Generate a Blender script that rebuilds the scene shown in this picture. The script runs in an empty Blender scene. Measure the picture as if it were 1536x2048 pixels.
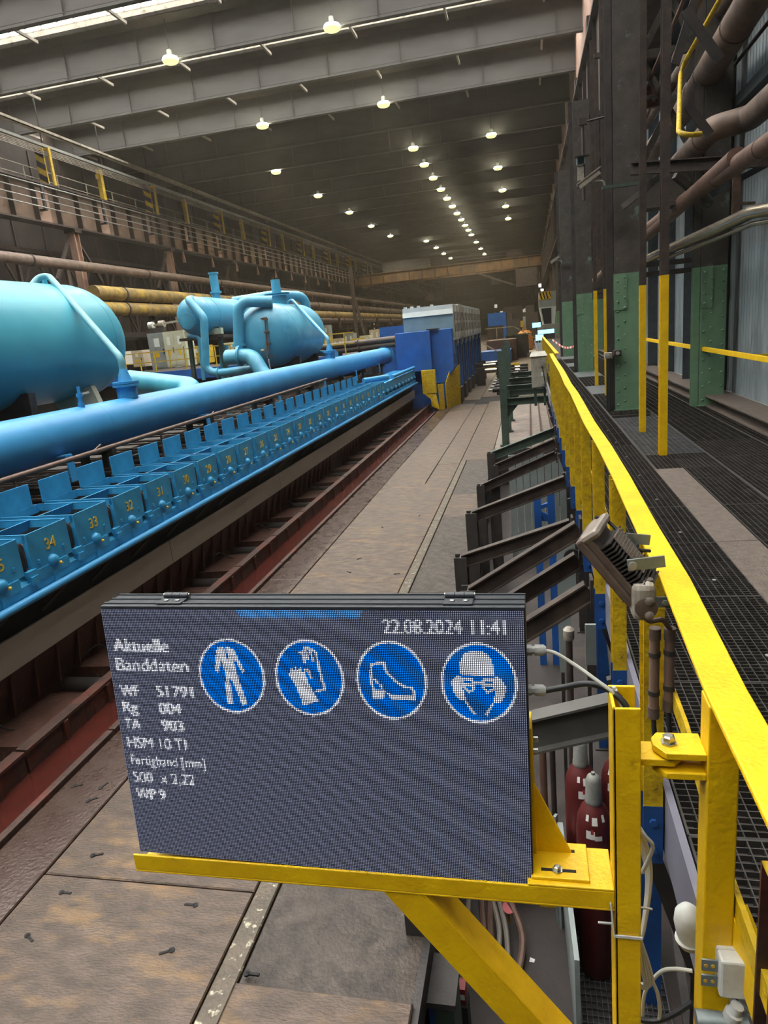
import bpy, math, random
import numpy as np
from mathutils import Vector, Matrix

S = bpy.context.scene
COL = S.collection
random.seed(7)
PI = math.pi

# ---------------------------------------------------------------- camera
FPX = 1365.0                                   # focal length in pixels of a 1536 x 2048 frame
CX, CY = 768.0, 1024.0
EYE = np.array([0.0, 0.0, 1.65])               # walkway floor is z = 0
def _axes(vx, vy, roll):
    Y = np.array([vx - CX, vy - CY, FPX]); Y /= np.linalg.norm(Y)
    d = np.array([1, roll, 0.0])
    D = np.cross(Y, d); D /= np.linalg.norm(D)
    if D[1] < 0: D = -D
    X = np.cross(D, Y)
    if X[0] < 0: X = -X
    return np.array([X, Y, -D])
AX = _axes(1057.0, 640.0, -0.098)
cam_d = bpy.data.cameras.new('camera')
cam = bpy.data.objects.new('camera', cam_d); COL.objects.link(cam)
cam_d.sensor_fit = 'VERTICAL'; cam_d.sensor_height = 36.0
cam_d.lens = 36.0 * FPX / 2048.0
cam_d.clip_start = 0.05; cam_d.clip_end = 900
m = Matrix.Identity(4)
for r in range(3):
    m[r][0] = AX[r][0]; m[r][1] = -AX[r][1]; m[r][2] = -AX[r][2]; m[r][3] = EYE[r]
cam.matrix_world = m
S.camera = cam
def P(px, py, axis, val):
    """the world point seen at a photo pixel, on the plane axis = val (survey of the photograph)"""
    d = AX @ np.array([(px - CX) / FPX, (py - CY) / FPX, 1.0])
    i = 'xyz'.index(axis); t = (val - EYE[i]) / d[i]
    return Vector(EYE + t * d)

# ---------------------------------------------------------------- world, exposure
W = bpy.data.worlds.new('daylight'); S.world = W; W.use_nodes = True
bg = W.node_tree.nodes['Background']
bg.inputs[0].default_value = (1.0, 0.98, 0.95, 1); bg.inputs[1].default_value = 1.6
S.view_settings.view_transform = 'Standard'; S.view_settings.look = 'None'
S.view_settings.gamma = 1.0; S.view_settings.use_curve_mapping = False
S.view_settings.exposure = 0.0
SKYLIGHT = 10.5          # radiance of the daylit roof glazing and the added lantern tops
LAMP = 60.0             # radiance of the high-bay lenses
HAZE = 0.0005          # steam and dust in the air
vs_ = W.node_tree.nodes.new('ShaderNodeVolumeScatter'); vs_.inputs['Color'].default_value = (1, .88, .70, 1); vs_.inputs['Density'].default_value = HAZE; vs_.inputs['Anisotropy'].default_value = .35
W.node_tree.links.new(vs_.outputs[0], W.node_tree.nodes['World Output'].inputs['Volume'])
S.cycles.max_bounces = 4; S.cycles.diffuse_bounces = 3; S.cycles.glossy_bounces = 1
S.cycles.transmission_bounces = 3; S.cycles.transparent_max_bounces = 6; S.cycles.volume_bounces = 0
S.cycles.caustics_reflective = False; S.cycles.caustics_refractive = False
S.cycles.sample_clamp_indirect = 6.0
S.cycles.use_denoising = True
S.cycles.use_adaptive_sampling = True; S.cycles.adaptive_threshold = .2; S.cycles.adaptive_min_samples = 26

# ---------------------------------------------------------------- materials
def lin(h):
    h = h.lstrip('#'); c = [int(h[i:i+2], 16) / 255 for i in (0, 2, 4)]
    return [x / 12.92 if x <= .04045 else ((x + .055) / 1.055) ** 2.4 for x in c] + [1]
MAT = {}
def mat(name, c1, c2=None, rough=.5, metal=0., scale=6., detail=3., lo=.35, hi=.65, bump=0., bscale=40., stretch=(1, 1, 1), spec=.5, c3=None, s3=1.5, lo3=.55, hi3=.7, rvar=0., coat=0.):
    """painted or bare surface: two tones mixed by noise, optional third tone in larger worn patches"""
    M_ = bpy.data.materials.new(name); M_.use_nodes = True
    n = M_.node_tree.nodes; l = M_.node_tree.links; b = n['Principled BSDF']
    b.inputs['Roughness'].default_value = rough; b.inputs['Metallic'].default_value = metal
    b.inputs['Specular IOR Level'].default_value = spec
    if coat: b.inputs['Coat Weight'].default_value = coat; b.inputs['Coat Roughness'].default_value = .15
    b.inputs['Base Color'].default_value = lin(c1)
    if c2 or bump or c3:
        tc = n.new('ShaderNodeTexCoord'); mp = n.new('ShaderNodeMapping'); mp.inputs['Scale'].default_value = stretch
        l.new(tc.outputs['Object'], mp.inputs[0])
    if c2:
        no = n.new('ShaderNodeTexNoise'); no.inputs['Scale'].default_value = scale; no.inputs['Detail'].default_value = detail; no.inputs['Roughness'].default_value = .65
        l.new(mp.outputs[0], no.inputs[0])
        mr = n.new('ShaderNodeMapRange'); mr.inputs[1].default_value = lo; mr.inputs[2].default_value = hi; l.new(no.outputs[0], mr.inputs[0])
        mx = n.new('ShaderNodeMix'); mx.data_type = 'RGBA'; mx.inputs[6].default_value = lin(c1); mx.inputs[7].default_value = lin(c2)
        l.new(mr.outputs[0], mx.inputs[0]); out = mx.outputs[2]
        if rvar:
            rr = n.new('ShaderNodeMapRange'); rr.inputs[3].default_value = max(.02, rough - rvar); rr.inputs[4].default_value = min(1, rough + rvar)
            l.new(mr.outputs[0], rr.inputs[0]); l.new(rr.outputs[0], b.inputs['Roughness'])
        if c3:
            n3 = n.new('ShaderNodeTexNoise'); n3.inputs['Scale'].default_value = s3; n3.inputs['Detail'].default_value = 3; n3.inputs['Roughness'].default_value = .7
            l.new(mp.outputs[0], n3.inputs[0])
            m3 = n.new('ShaderNodeMapRange'); m3.inputs[1].default_value = lo3; m3.inputs[2].default_value = hi3; l.new(n3.outputs[0], m3.inputs[0])
            x3 = n.new('ShaderNodeMix'); x3.data_type = 'RGBA'; x3.inputs[7].default_value = lin(c3)
            l.new(out, x3.inputs[6]); l.new(m3.outputs[0], x3.inputs[0]); out = x3.outputs[2]
        l.new(out, b.inputs['Base Color'])
    if bump:
        nb = n.new('ShaderNodeTexNoise'); nb.inputs['Scale'].default_value = bscale; nb.inputs['Detail'].default_value = 2
        l.new(mp.outputs[0], nb.inputs[0])
        bp = n.new('ShaderNodeBump'); bp.inputs['Strength'].default_value = bump; bp.inputs['Distance'].default_value = .02
        l.new(nb.outputs[0], bp.inputs['Height']); l.new(bp.outputs[0], b.inputs['Normal'])
    MAT[name] = M_; return M_
def emit(name, col, strength):
    M_ = bpy.data.materials.new(name); M_.use_nodes = True; n = M_.node_tree.nodes; l = M_.node_tree.links
    n.remove(n['Principled BSDF']); e = n.new('ShaderNodeEmission'); e.inputs[0].default_value = col if len(col) == 4 else (*col, 1); e.inputs[1].default_value = strength
    l.new(e.outputs[0], n['Material Output'].inputs[0]); MAT[name] = M_
    if name != 'skylight_glass': M_.cycles.emission_sampling = 'NONE'
    return M_

mat('unit_blue', '#38a0d0', '#2e8cbc', .45, scale=3, bump=.03, c3='#22749c', s3=9, lo3=.62, hi3=.75)
mat('pipe_blue', '#3f97cc', '#358ac0', .42, scale=1.2, bump=.01)
mat('tank_cyan', '#56b4c4', '#3f9cb4', .38, scale=1.1, stretch=(1.5, .35, .5), bump=.01, c3='#5f8f94', s3=2.2, lo3=.62, hi3=.8)
mat('tank_blue', '#4f9fbd', '#428eac', .36, scale=1.2, stretch=(1, .5, .6), bump=.01, c3='#69b7cd', s3=1.3, lo3=.5, hi3=.75)
mat('stand_blue', '#265fac', '#1f5196', .45, scale=1.5, bump=.02)
mat('deep_blue', '#1c4d8f', '#163f74', .5, scale=4)
mat('yellow', '#e2b900', '#d2a700', .5, scale=9, bump=.12, bscale=90, c3='#b08f08', s3=14, lo3=.66, hi3=.76)
mat('yellow_worn', '#d6b40a', '#a98c10', .55, scale=12, bump=.25, bscale=60, c3='#5d5026', s3=16, lo3=.6, hi3=.72)
mat('yellow_far', '#c9a92c', '#a58a25', .6, scale=5)
mat('black_paint', '#16161a', '#222226', .55, scale=20)
mat('screen_case', '#30353a', '#2a2f34', .42, scale=30, bump=.03, bscale=200)
mat('screen_black', '#0a0d18', None, .35)
mat('bolt_steel', '#b9bab5', '#8e8f8a', .3, metal=.9, scale=60)
mat('galvanised', '#8c9698', '#76807f', .42, metal=.55, scale=14, bump=.03)
mat('grating', '#4d4a46', '#35322f', .5, metal=.5, scale=8)
mat('grating_light', '#77797a', '#5d5f60', .45, metal=.6, scale=8)
mat('chequer_brown', '#655a50', '#544a43', .6, metal=.2, scale=14, bump=.5, bscale=70)
mat('walk_plate', '#5f6466', '#4d5153', .5, metal=.4, scale=10, bump=.3, bscale=60)
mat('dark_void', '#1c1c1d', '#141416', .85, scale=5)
mat('floor_plate', '#544438', '#3e342b', .5, metal=.25, scale=7, stretch=(.7, 1.6, 1), detail=4, bump=.3, bscale=45, lo=.3, hi=.7, c3='#745b3c', s3=2.3, lo3=.52, hi3=.72, rvar=.12)
mat('floor_plate_dark', '#3c332b', '#2f2924', .55, metal=.25, scale=8, detail=4, bump=.35, bscale=40, c3='#4a4038', s3=3, lo3=.5, hi3=.7, rvar=.1)
mat('floor_plate_wet', '#45372f', '#52443a', .28, metal=.2, scale=5, lo=.1, hi=.9, bump=.2, bscale=30, c3='#43302a', s3=1.6, lo3=.2, hi3=.8, rvar=.08)
mat('floor_strip', '#574c3f', '#463f34', .5, metal=.3, scale=6, bump=.4, bscale=30, c3='#a09b86', s3=14, lo3=.58, hi3=.66)
mat('joint_black', '#151312', None, .8)
mat('red_wet', '#3b1814', '#471f18', .2, scale=1.4, bump=.03, bscale=6, c3='#38201b', s3=2, lo3=.5, hi3=.7)
mat('rust_dark', '#4a342b', '#38271f', .6, metal=.2, scale=5, bump=.3, bscale=25, c3='#5d2f24', s3=3, lo3=.5, hi3=.68)
mat('rust_red', '#52332a', '#43281f', .5, metal=.1, scale=4, bump=.25, bscale=25, c3='#6a4a3b', s3=6, lo3=.6, hi3=.7)
mat('rust_pipe', '#6e5548', '#5a453a', .55, metal=.2, scale=9, bump=.2, bscale=40)
mat('old_pipe', '#6f5f54', '#574a42', .55, metal=.1, scale=4, bump=.15, bscale=20, c3='#7d6757', s3=1.2, lo3=.5, hi3=.7)
mat('pipe_clad', '#b2a896', '#9b9182', .25, metal=.85, scale=6, bump=.04)
mat('guard_grey', '#c6c5bd', '#b5b4ab', .4, scale=1.5, stretch=(1, .3, 1), bump=.02)
mat('steel_grey', '#9d9e97', '#8d8e86', .35, metal=.3, scale=1.5, stretch=(1, .3, 1), bump=.03)
mat('steel_dark', '#3f3b38', '#2f2c2b', .6, metal=.2, scale=4, bump=.15)
mat('steel_brown', '#433832', '#332b27', .6, metal=.15, scale=5, bump=.15, c3='#50433a', s3=2, lo3=.55, hi3=.7)
mat('beam_grey', '#53514d', '#474541', .7, scale=.8, stretch=(.4, 1, 1.5), c3='#524e49', s3=.35, lo3=.45, hi3=.7)
mat('deck_brown', '#4a4339', '#3d372f', .8, scale=.7)
mat('curb_pale', '#a39a88', '#877f70', .8, scale=2, c3='#6b6558', s3=3, lo3=.55, hi3=.68)
mat('girder_web', '#6a5646', '#54463b', .7, scale=2, c3='#7d6552', s3=1, lo3=.5, hi3=.7)
mat('wall_dirty', '#2f261f', '#251e19', .85, scale=.5, c3='#3b2f26', s3=.3, lo3=.5, hi3=.7)
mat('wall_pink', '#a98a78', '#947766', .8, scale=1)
mat('column_green', '#6d8f72', '#5f8165', .5, scale=3, bump=.06)
mat('column_grimy', '#4a443e', '#38342f', .65, scale=3, bump=.2, c3='#5f7168', s3=4, lo3=.6, hi3=.72)
mat('frame_green', '#42544a', '#36463d', .5, scale=4, bump=.1, c3='#2a2f2b', s3=3, lo3=.55, hi3=.7)
mat('corrugated', '#8f989b', '#7e878a', .5, metal=.25, scale=3, stretch=(1, 1, .25), c3='#6a6f70', s3=1.4, lo3=.55, hi3=.72)
mat('wall_steel', '#4c5358', '#3e4549', .55, metal=.2, scale=4)
mat('concrete', '#7a6f66', '#655c54', .8, scale=3, bump=.25, bscale=18)
mat('concrete_dark', '#37302d', '#2d2826', .75, scale=2, bump=.2, c3='#433934', s3=1.4, lo3=.5, hi3=.7)
mat('cabinet_white', '#d8e0dc', '#ccd4d0', .5, scale=1.5)
mat('cabinet_cream', '#b7ad98', '#a69c89', .5, scale=2)
mat('cabinet_teal', '#7f9aa0', '#738d94', .5, scale=1.5)
mat('cabinet_grey', '#a09c8f', '#8b877b', .6, scale=5, bump=.08, c3='#746f63', s3=5, lo3=.58, hi3=.7)
mat('cabinet_pale', '#bfc2a9', '#aeb19a', .5, scale=3)
mat('panel_grey', '#868e8b', '#78807e', .6, scale=3)
mat('brass', '#d9b23c', '#c39a2c', .35, metal=.3, scale=30)
mat('cable_grey', '#b6b7ad', None, .5)
mat('cable_black', '#26292b', None, .45)
mat('cable_rust', '#6f5a50', None, .6)
mat('gland', '#a7aaa6', None, .4)
mat('hose_grey', '#7a7269', None, .5)
mat('plastic_white', '#c9cbc6', '#b7b9b3', .5, scale=20)
mat('plastic_dirty', '#9b9488', '#7c766b', .6, scale=25, bump=.05)
mat('flood_body', '#6e6159', '#594d46', .5, metal=.4, scale=14, bump=.1)
mat('flood_lid', '#8d8379', '#7b7168', .5, metal=.3, scale=14)
mat('gas_maroon', '#5e2321', '#4d1b1a', .45, scale=3, stretch=(2, 2, .5), bump=.04, c3='#77433b', s3=4, lo3=.62, hi3=.75)
mat('gas_cap', '#878781', '#74746e', .6, scale=14)
mat('paper', '#d8d5cf', None, .8)
mat('label_red', '#a8343a', None, .7)
mat('red_paint', '#8e2626', '#771e1e', .5, scale=4)
mat('orange_bag', '#c7802b', '#a9681d', .7, scale=5)
mat('window_dim', '#c9bfa6', '#a39a85', .6, scale=1)
mat('tape_white', '#d8d6d0', None, .6)
mat('tape_red', '#b53228', None, .6)
mat('valve_red', '#a3303a', None, .5)
mat('glass_dark', '#20282c', None, .1)
mat('roller_steel', '#a6a294', '#8d8979', .22, metal=.9, scale=3)
mat('crane_ochre', '#6f5129', '#523d22', .65, scale=.8, c3='#3f3122', s3=.5, lo3=.5, hi3=.7)
mat('feed_teal', '#6fa9b4', '#6099a5', .4, scale=2)
mat('number_yellow', '#e2bd45', None, .5)
mat('fascia', '#74737f', '#65646f', .5, scale=3)
mat('ochre_pipe', '#86713a', '#5c4d33', .6, scale=2, c3='#a88a2c', s3=.6, lo3=.5, hi3=.65)
mat('pit_beam', '#55544f', '#474642', .6, scale=3)
mat('apron', '#5e4136', '#4b332a', .5, metal=.1, scale=6, bump=.3, bscale=25, c3='#735548', s3=4, lo3=.55, hi3=.7)
emit('skylight_glass', (1.0, .985, .95), SKYLIGHT)
emit('lamp_lens', (1.0, .97, .72), LAMP)
emit('lamp_glow', (1.0, .96, .42), 1.25)
emit('sign_glow', (.25, .65, 1.0), 3.0)
emit('flood_white', (1, 1, .95), 12.0)
emit('lit_pane', (1.0, .93, .75), 0.55)

# ---------------------------------------------------------------- mesh builder
V = Vector
class MB:
    def __init__(s): s.v = []; s.f = []; s.m = []
    def add(s, vs, fs, mi=0):
        o = len(s.v); s.v += [tuple(x) for x in vs]; s.f += [tuple(i + o for i in f) for f in fs]; s.m += [mi] * len(fs); return s
    def hexa(s, c, mi=0):       # 8 corners: bottom 4 ccw, top 4
        return s.add(c, [(3, 2, 1, 0), (4, 5, 6, 7), (0, 1, 5, 4), (1, 2, 6, 5), (2, 3, 7, 6), (3, 0, 4, 7)], mi)
    def box(s, x0, x1, y0, y1, z0, z1, mi=0):
        return s.hexa([(x0, y0, z0), (x1, y0, z0), (x1, y1, z0), (x0, y1, z0), (x0, y0, z1), (x1, y0, z1), (x1, y1, z1), (x0, y1, z1)], mi)
    def obox(s, c, ax, ay, az, mi=0):   # centre and three half-axis vectors
        c, ax, ay, az = V(c), V(ax), V(ay), V(az)
        return s.hexa([c - ax - ay - az, c + ax - ay - az, c + ax + ay - az, c - ax + ay - az, c - ax - ay + az, c + ax - ay + az, c + ax + ay + az, c - ax + ay + az], mi)
    def bar(s, a, b, w, h, up=(0, 0, 1), mi=0):
        a, b = V(a), V(b); d = b - a; t = d.normalized(); sd = t.cross(V(up))
        if sd.length < 1e-5: sd = t.cross(V((1, 0, 0)))
        sd.normalize(); u = sd.cross(t)
        return s.obox((a + b) / 2, d / 2, sd * w / 2, u * h / 2, mi)
    def section(s, prof, a, b, up=(0, 0, 1), mi=0):
        """extrude a closed 2D profile (side, up) from a to b, capped"""
        a, b = V(a), V(b); t = (b - a).normalized(); sd = t.cross(V(up))
        if sd.length < 1e-5: sd = t.cross(V((1, 0, 0)))
        sd.normalize(); u = sd.cross(t); n = len(prof)
        vs = [a + sd * x + u * y for x, y in prof] + [b + sd * x + u * y for x, y in prof]
        return s.add(vs, [(i, (i + 1) % n, n + (i + 1) % n, n + i) for i in range(n)] + [tuple(range(n))[::-1], tuple(range(n, 2 * n))], mi)
    def ibeam(s, a, b, w, h, t=.012, up=(0, 0, 1), mi=0):
        q = t * .6; W2, H2 = w / 2, h / 2
        return s.section([(-W2, -H2), (W2, -H2), (W2, -H2 + t), (q, -H2 + t), (q, H2 - t), (W2, H2 - t), (W2, H2), (-W2, H2), (-W2, H2 - t), (-q, H2 - t), (-q, -H2 + t), (-W2, -H2 + t)], a, b, up, mi)
    def channel(s, a, b, w, h, t=.01, up=(0, 0, 1), mi=0):   # U open towards +side
        W2, H2 = w / 2, h / 2
        return s.section([(-W2, -H2), (W2, -H2), (W2, -H2 + t), (-W2 + t, -H2 + t), (-W2 + t, H2 - t), (W2, H2 - t), (W2, H2), (-W2, H2)], a, b, up, mi)
    def angle(s, a, b, w, h, t=.008, up=(0, 0, 1), mi=0):
        return s.section([(0, 0), (w, 0), (w, t), (t, t), (t, h), (0, h)], a, b, up, mi)
    def tube(s, pts, r, n=10, cap=True, mi=0, rs=None):
        pts = [V(p) for p in pts]; k = len(pts); o = len(s.v)
        t0 = (pts[1] - pts[0]).normalized(); ref = V((0, 0, 1)) if abs(t0.z) < .9 else V((1, 0, 0))
        sd = t0.cross(ref).normalized()
        for i, p in enumerate(pts):
            t = (pts[min(i + 1, k - 1)] - pts[max(i - 1, 0)]).normalized()
            sd = (sd - t * sd.dot(t)).normalized(); u = sd.cross(t)
            rr = rs[i] if rs else r
            for j in range(n):
                an = 2 * PI * j / n; s.v.append(tuple(p + sd * rr * math.cos(an) + u * rr * math.sin(an)))
        for i in range(k - 1):
            for j in range(n):
                a = o + i * n + j; b = o + i * n + (j + 1) % n
                s.f.append((a, b, b + n, a + n)); s.m.append(mi)
        if cap:
            s.f.append(tuple(o + j for j in range(n))[::-1]); s.m.append(mi)
            s.f.append(tuple(o + (k - 1) * n + j for j in range(n))); s.m.append(mi)
        return s
    def lathe(s, c, axis, prof, n=24, mi=0):
        """profile of (distance along axis, radius) revolved about axis through c"""
        c = V(c); t = V(axis).normalized(); ref = V((0, 0, 1)) if abs(t.z) < .9 else V((1, 0, 0))
        sd = t.cross(ref).normalized(); u = sd.cross(t); o = len(s.v)
        for d, r in prof:
            for j in range(n):
                an = 2 * PI * j / n; s.v.append(tuple(c + t * d + (sd * math.cos(an) + u * math.sin(an)) * max(r, 1e-4)))
        for i in range(len(prof) - 1):
            for j in range(n):
                a = o + i * n + j; b = o + i * n + (j + 1) % n
                s.f.append((a, b, b + n, a + n)); s.m.append(mi)
        s.f.append(tuple(o + j for j in range(n))[::-1]); s.m.append(mi)
        s.f.append(tuple(o + (len(prof) - 1) * n + j for j in range(n))); s.m.append(mi)
        return s
    def cyl(s, a, b, r, n=12, mi=0):
        return s.tube([a, b], r, n, True, mi)
    def prism(s, poly, vec, mi=0):      # planar polygon (3D pts) extruded by vec
        p = [V(x) for x in poly]; e = V(vec); n = len(p)
        return s.add(p + [q + e for q in p], [tuple(range(n))[::-1], tuple(range(n, 2 * n))] + [(i, (i + 1) % n, n + (i + 1) % n, n + i) for i in range(n)], mi)
    def mesh(s, name, mats, smooth=False):
        me = bpy.data.meshes.new(name); me.from_pydata(s.v, [], s.f)
        for x in (mats if isinstance(mats, (list, tuple)) else [mats]): me.materials.append(MAT[x])
        if any(s.m): me.polygons.foreach_set('material_index', s.m)
        me.update()
        import bmesh
        bm = bmesh.new(); bm.from_mesh(me); bmesh.ops.recalc_face_normals(bm, faces=bm.faces); bm.to_mesh(me); bm.free()
        if smooth:
            me.polygons.foreach_set('use_smooth', [True] * len(me.polygons))
            try: me.set_sharp_from_angle(angle=math.radians(38))
            except Exception: pass
        return me
    def build(s, name, mats, parent=None, smooth=False, bevel=0, loc=None):
        o = bpy.data.objects.new(name, s.mesh(name, mats, smooth)); COL.objects.link(o)
        if parent: o.parent = parent
        if loc is not None: o.location = loc
        if bevel:
            b = o.modifiers.new('bevel', 'BEVEL'); b.width = bevel; b.segments = 2; b.limit_method = 'ANGLE'; b.angle_limit = math.radians(40)
        return o
def tag(o, label, cat, group=None):
    o['label'] = label; o['category'] = cat
    if group: o['group'] = group
    return o
def struct(o): o['kind'] = 'structure'; return o
def stuff(o): o['kind'] = 'stuff'; return o
def empty(name, loc=(0, 0, 0), label=None, cat=None, group=None, parent=None):
    o = bpy.data.objects.new(name, None); COL.objects.link(o); o.location = loc; o.empty_display_size = .1
    if label: tag(o, label, cat, group)
    if parent: o.parent = parent
    return o
def inst(name, me, parent, loc=(0, 0, 0), rot=None, scale=None):
    o = bpy.data.objects.new(name, me); COL.objects.link(o); o.parent = parent; o.location = loc
    if rot: o.rotation_euler = rot
    if scale: o.scale = scale
    return o
def arc(c, a, b, r, n=6):
    """points rounding the corner c between directions towards a and b"""
    c, a, b = V(c), V(a), V(b); d1 = (a - c).normalized(); d2 = (b - c).normalized()
    ang = d1.angle(d2); k = r / math.tan(ang / 2); p1 = c + d1 * k; p2 = c + d2 * k
    bis = (d1 + d2).normalized(); o = c + bis * (r / math.sin(ang / 2)); out = []
    v1 = p1 - o; v2 = p2 - o; w = v1.angle(v2)
    for i in range(n + 1):
        t = i / n; out.append(o + (v1 * math.sin((1 - t) * w) + v2 * math.sin(t * w)) / math.sin(w))
    return out
def bend(pts, r, n=6):
    pts = [V(p) for p in pts]; out = [pts[0]]
    for i in range(1, len(pts) - 1): out += arc(pts[i], pts[i - 1], pts[i + 1], r, n)
    return out + [pts[-1]]
def curve(pts, k=8):
    """smooth polyline through the points"""
    p = [V(x) for x in pts]; p = [p[0] * 2 - p[1]] + p + [p[-1] * 2 - p[-2]]; out = []
    for i in range(1, len(p) - 2):
        for j in range(k):
            t = j / k; a, b, c, d = p[i - 1:i + 3]
            out.append(.5 * ((2 * b) + (c - a) * t + (2 * a - 5 * b + 4 * c - d) * t * t + (3 * b - a - 3 * c + d) * t ** 3))
    return out + [p[-2]]
ORD = ['nearest', 'second', 'third', 'fourth', 'fifth', 'sixth', 'seventh', 'eighth', 'ninth', 'tenth', 'eleventh', 'twelfth', 'thirteenth', 'fourteenth', 'fifteenth', 'sixteenth', 'seventeenth', 'eighteenth', 'nineteenth', 'twentieth', 'twenty-first', 'twenty-second', 'twenty-third', 'twenty-fourth', 'twenty-fifth', 'twenty-sixth', 'twenty-seventh', 'twenty-eighth', 'twenty-ninth', 'thirtieth']
def text_mesh(s, size=1.0, extrude=0.0):
    """flat glyph triangles of a string: list of verts and faces, baseline at y = 0"""
    cu = bpy.data.curves.new('glyphs', 'FONT'); cu.body = s; cu.size = size; cu.extrude = extrude
    o = bpy.data.objects.new('glyphs', cu); COL.objects.link(o)
    dg = bpy.context.evaluated_depsgraph_get(); me = bpy.data.meshes.new_from_object(o.evaluated_get(dg))
    vs = [tuple(v.co) for v in me.vertices]; fs = [tuple(p.vertices) for p in me.polygons]
    bpy.data.objects.remove(o); bpy.data.curves.remove(cu); bpy.data.meshes.remove(me)
    return vs, fs

# ================================================================ ceiling
BAY = 6.1; YB0 = 30.7; ZB = 16.1; ZD = 17.8; XL, XR = -33.0, 3.4
beams = [YB0 + BAY * i for i in range(-8, 38)]
ceiling = struct(empty('ceiling'))
def lantern(y): return y < 46            # glazed roof lanterns only over this end of the hall
deck = MB()
for y in beams:
    if lantern(y):
        deck.box(XL, XR, y, y + 1.3, ZD, ZD + .15); deck.box(XL, XR, y + 5.1, y + BAY, ZD, ZD + .15)
    else: deck.box(XL, XR, y, y + BAY, ZD, ZD + .15)
deck.build('roof_deck', 'deck_brown', ceiling)
bm_ = MB(); L = XR - XL
bm_.box(0, L, -.008, .008, -(ZD - ZB) , 0).box(0, L, -.16, .16, -(ZD - ZB), -(ZD - ZB) + .03)
beam_me = bm_.mesh('roof_beam', 'beam_grey')
st = MB().box(-.01, .01, -.15, -.008, -(ZD - ZB) + .03, 0); stiff_me = st.mesh('stiffener', 'beam_grey')
br = MB().box(-.05, .05, .16, 1.7, ZB - ZD + .03, ZB - ZD + .16)
lit_stub_me = br.mesh('lit_tie_stub', 'curb_pale')  # only the skylit stretch of a longer tie, light put into its pale colour
rl = MB().bar((0, -.17, ZB - ZD + .13), (L, -.17, ZB - ZD + .13), .025, .025)
for i in range(16): rl.bar((L * i / 15, -.17, ZB - ZD), (L * i / 15, -.17, ZB - ZD + .13), .015, .015)
edge_me = rl.mesh('edge_rail', 'steel_dark')
for i, y in enumerate(beams):
    b = inst('roof_beam', beam_me, ceiling, (XL, y, ZD))
    if 20 < y < 80:
        inst('edge_rail', edge_me, b)
        for k in range(0, 9): inst('stiffener', stiff_me, b, (1.4 + 4.2 * k, 0, 0))
        for k in range(0, 8 if y < 50 else 0): inst('lit_tie_stub', lit_stub_me, b, (2.1 + 4.6 * k, 0, 0))
curb_me = MB().box(0, L, 0, .1, 0, .4).mesh('skylight_curb', 'curb_pale')
pane_v = MB().box(.03, .91, 0, .02, .42, 1.5).mesh('skylight_pane', 'skylight_glass')
mull = MB()
for k in range(int(L / .94) + 2): mull.box(.94 * k - .045, .94 * k + .045, -.03, .03, .4, 1.55)
mull.box(0, L, -.03, .03, .4, .44); mull.box(0, L, -.03, .03, 1.5, 1.56)
mull_me = mull.mesh('glazing_bars', 'curb_pale')
top_me = MB().box(.3, L - .3, -3.8, 0, 0, .03).mesh('added_lantern_glow', 'skylight_glass')  # glowing lantern top, added to throw light down into the hall
side_me = MB().box(0, L, 0, .05, 0, 1.7).mesh('lantern_side', 'deck_brown')
for y in beams:
    if not lantern(y): continue
    inst('skylight_curb', curb_me, ceiling, (XL, y + 5.1, ZD))
    inst('glazing_bars', mull_me, ceiling, (XL, y + 5.12, ZD)); inst('lantern_side', side_me, ceiling, (XL, y + 1.25, ZD))
    inst('added_lantern_glow', top_me, ceiling, (XL, y + 5.1, ZD + 1.62))
    if 24 < y < 34:
        for k in range(34): inst('skylight_pane', pane_v, ceiling, (XL + .94 * k, y + 5.14, ZD))
    else: inst('skylight_pane', MB().box(0, L, 0, .02, .42, 1.5).mesh('skylight_pane', 'skylight_glass') if 'spm' not in globals() else spm, ceiling, (XL, y + 5.14, ZD))

# high-bay lamps: stem, gear box, reflector, glowing lens
def hb():
    g = {}
    g['stem'] = MB().cyl((0, 0, .45), (0, 0, 1.82), .02, 6).mesh('stem', 'steel_dark')
    g['gear_box'] = MB().lathe((0, 0, .2), (0, 0, 1), [(0, .13), (.22, .13), (.27, .05)], 10).mesh('gear_box', 'steel_grey', True)
    g['reflector'] = MB().lathe((0, 0, 0), (0, 0, 1), [(0, .34), (.09, .31), (.2, .15)], 16).mesh('reflector', 'galvanised', True)
    g['lens'] = MB().lathe((0, 0, -.11), (0, 0, 1), [(0, .1), (.04, .36), (.1, .405), (.2, .36)], 16).mesh('lens', 'lamp_lens', True)
    g['glow_bowl'] = MB().lathe((0, 0, -.2), (0, 0, 1), [(0, .16), (.03, .3), (.08, .385), (.14, .40), (.15, .34)], 18).mesh('glow_bowl', 'lamp_glow', True)  # last bowl is added, shaping the yellow glow below the lens
    return g
HB = hb()
HBL = bpy.data.lights.new('lamp_light', 'SPOT'); HBL.energy = 3600; HBL.color = (1.0, .9, .68); HBL.spot_size = math.radians(150); HBL.spot_blend = .6; HBL.shadow_soft_size = .3
rows = {'middle': [(-8.6, y) for y in (36.6, 48.9, 61.0, 67.2, 73.3, 79.6, 85.4, 91.2, 97, 103, 109, 114.8, 120.8, 132, 144, 156)],
        'right': [(-2.3, y) for y in (60.7, 73, 85, 96.6, 107.9)],
        'left': [(-17.1, 36.6), (-17.0, 49), (-20.7, 61.6), (-20.6, 73.7), (-20.3, 85.6), (-20.4, 98), (-20.1, 110), (-16.2, 121.7), (-16, 133), (-16, 145), (-15.8, 156), (-18.5, 210)]}
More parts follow.
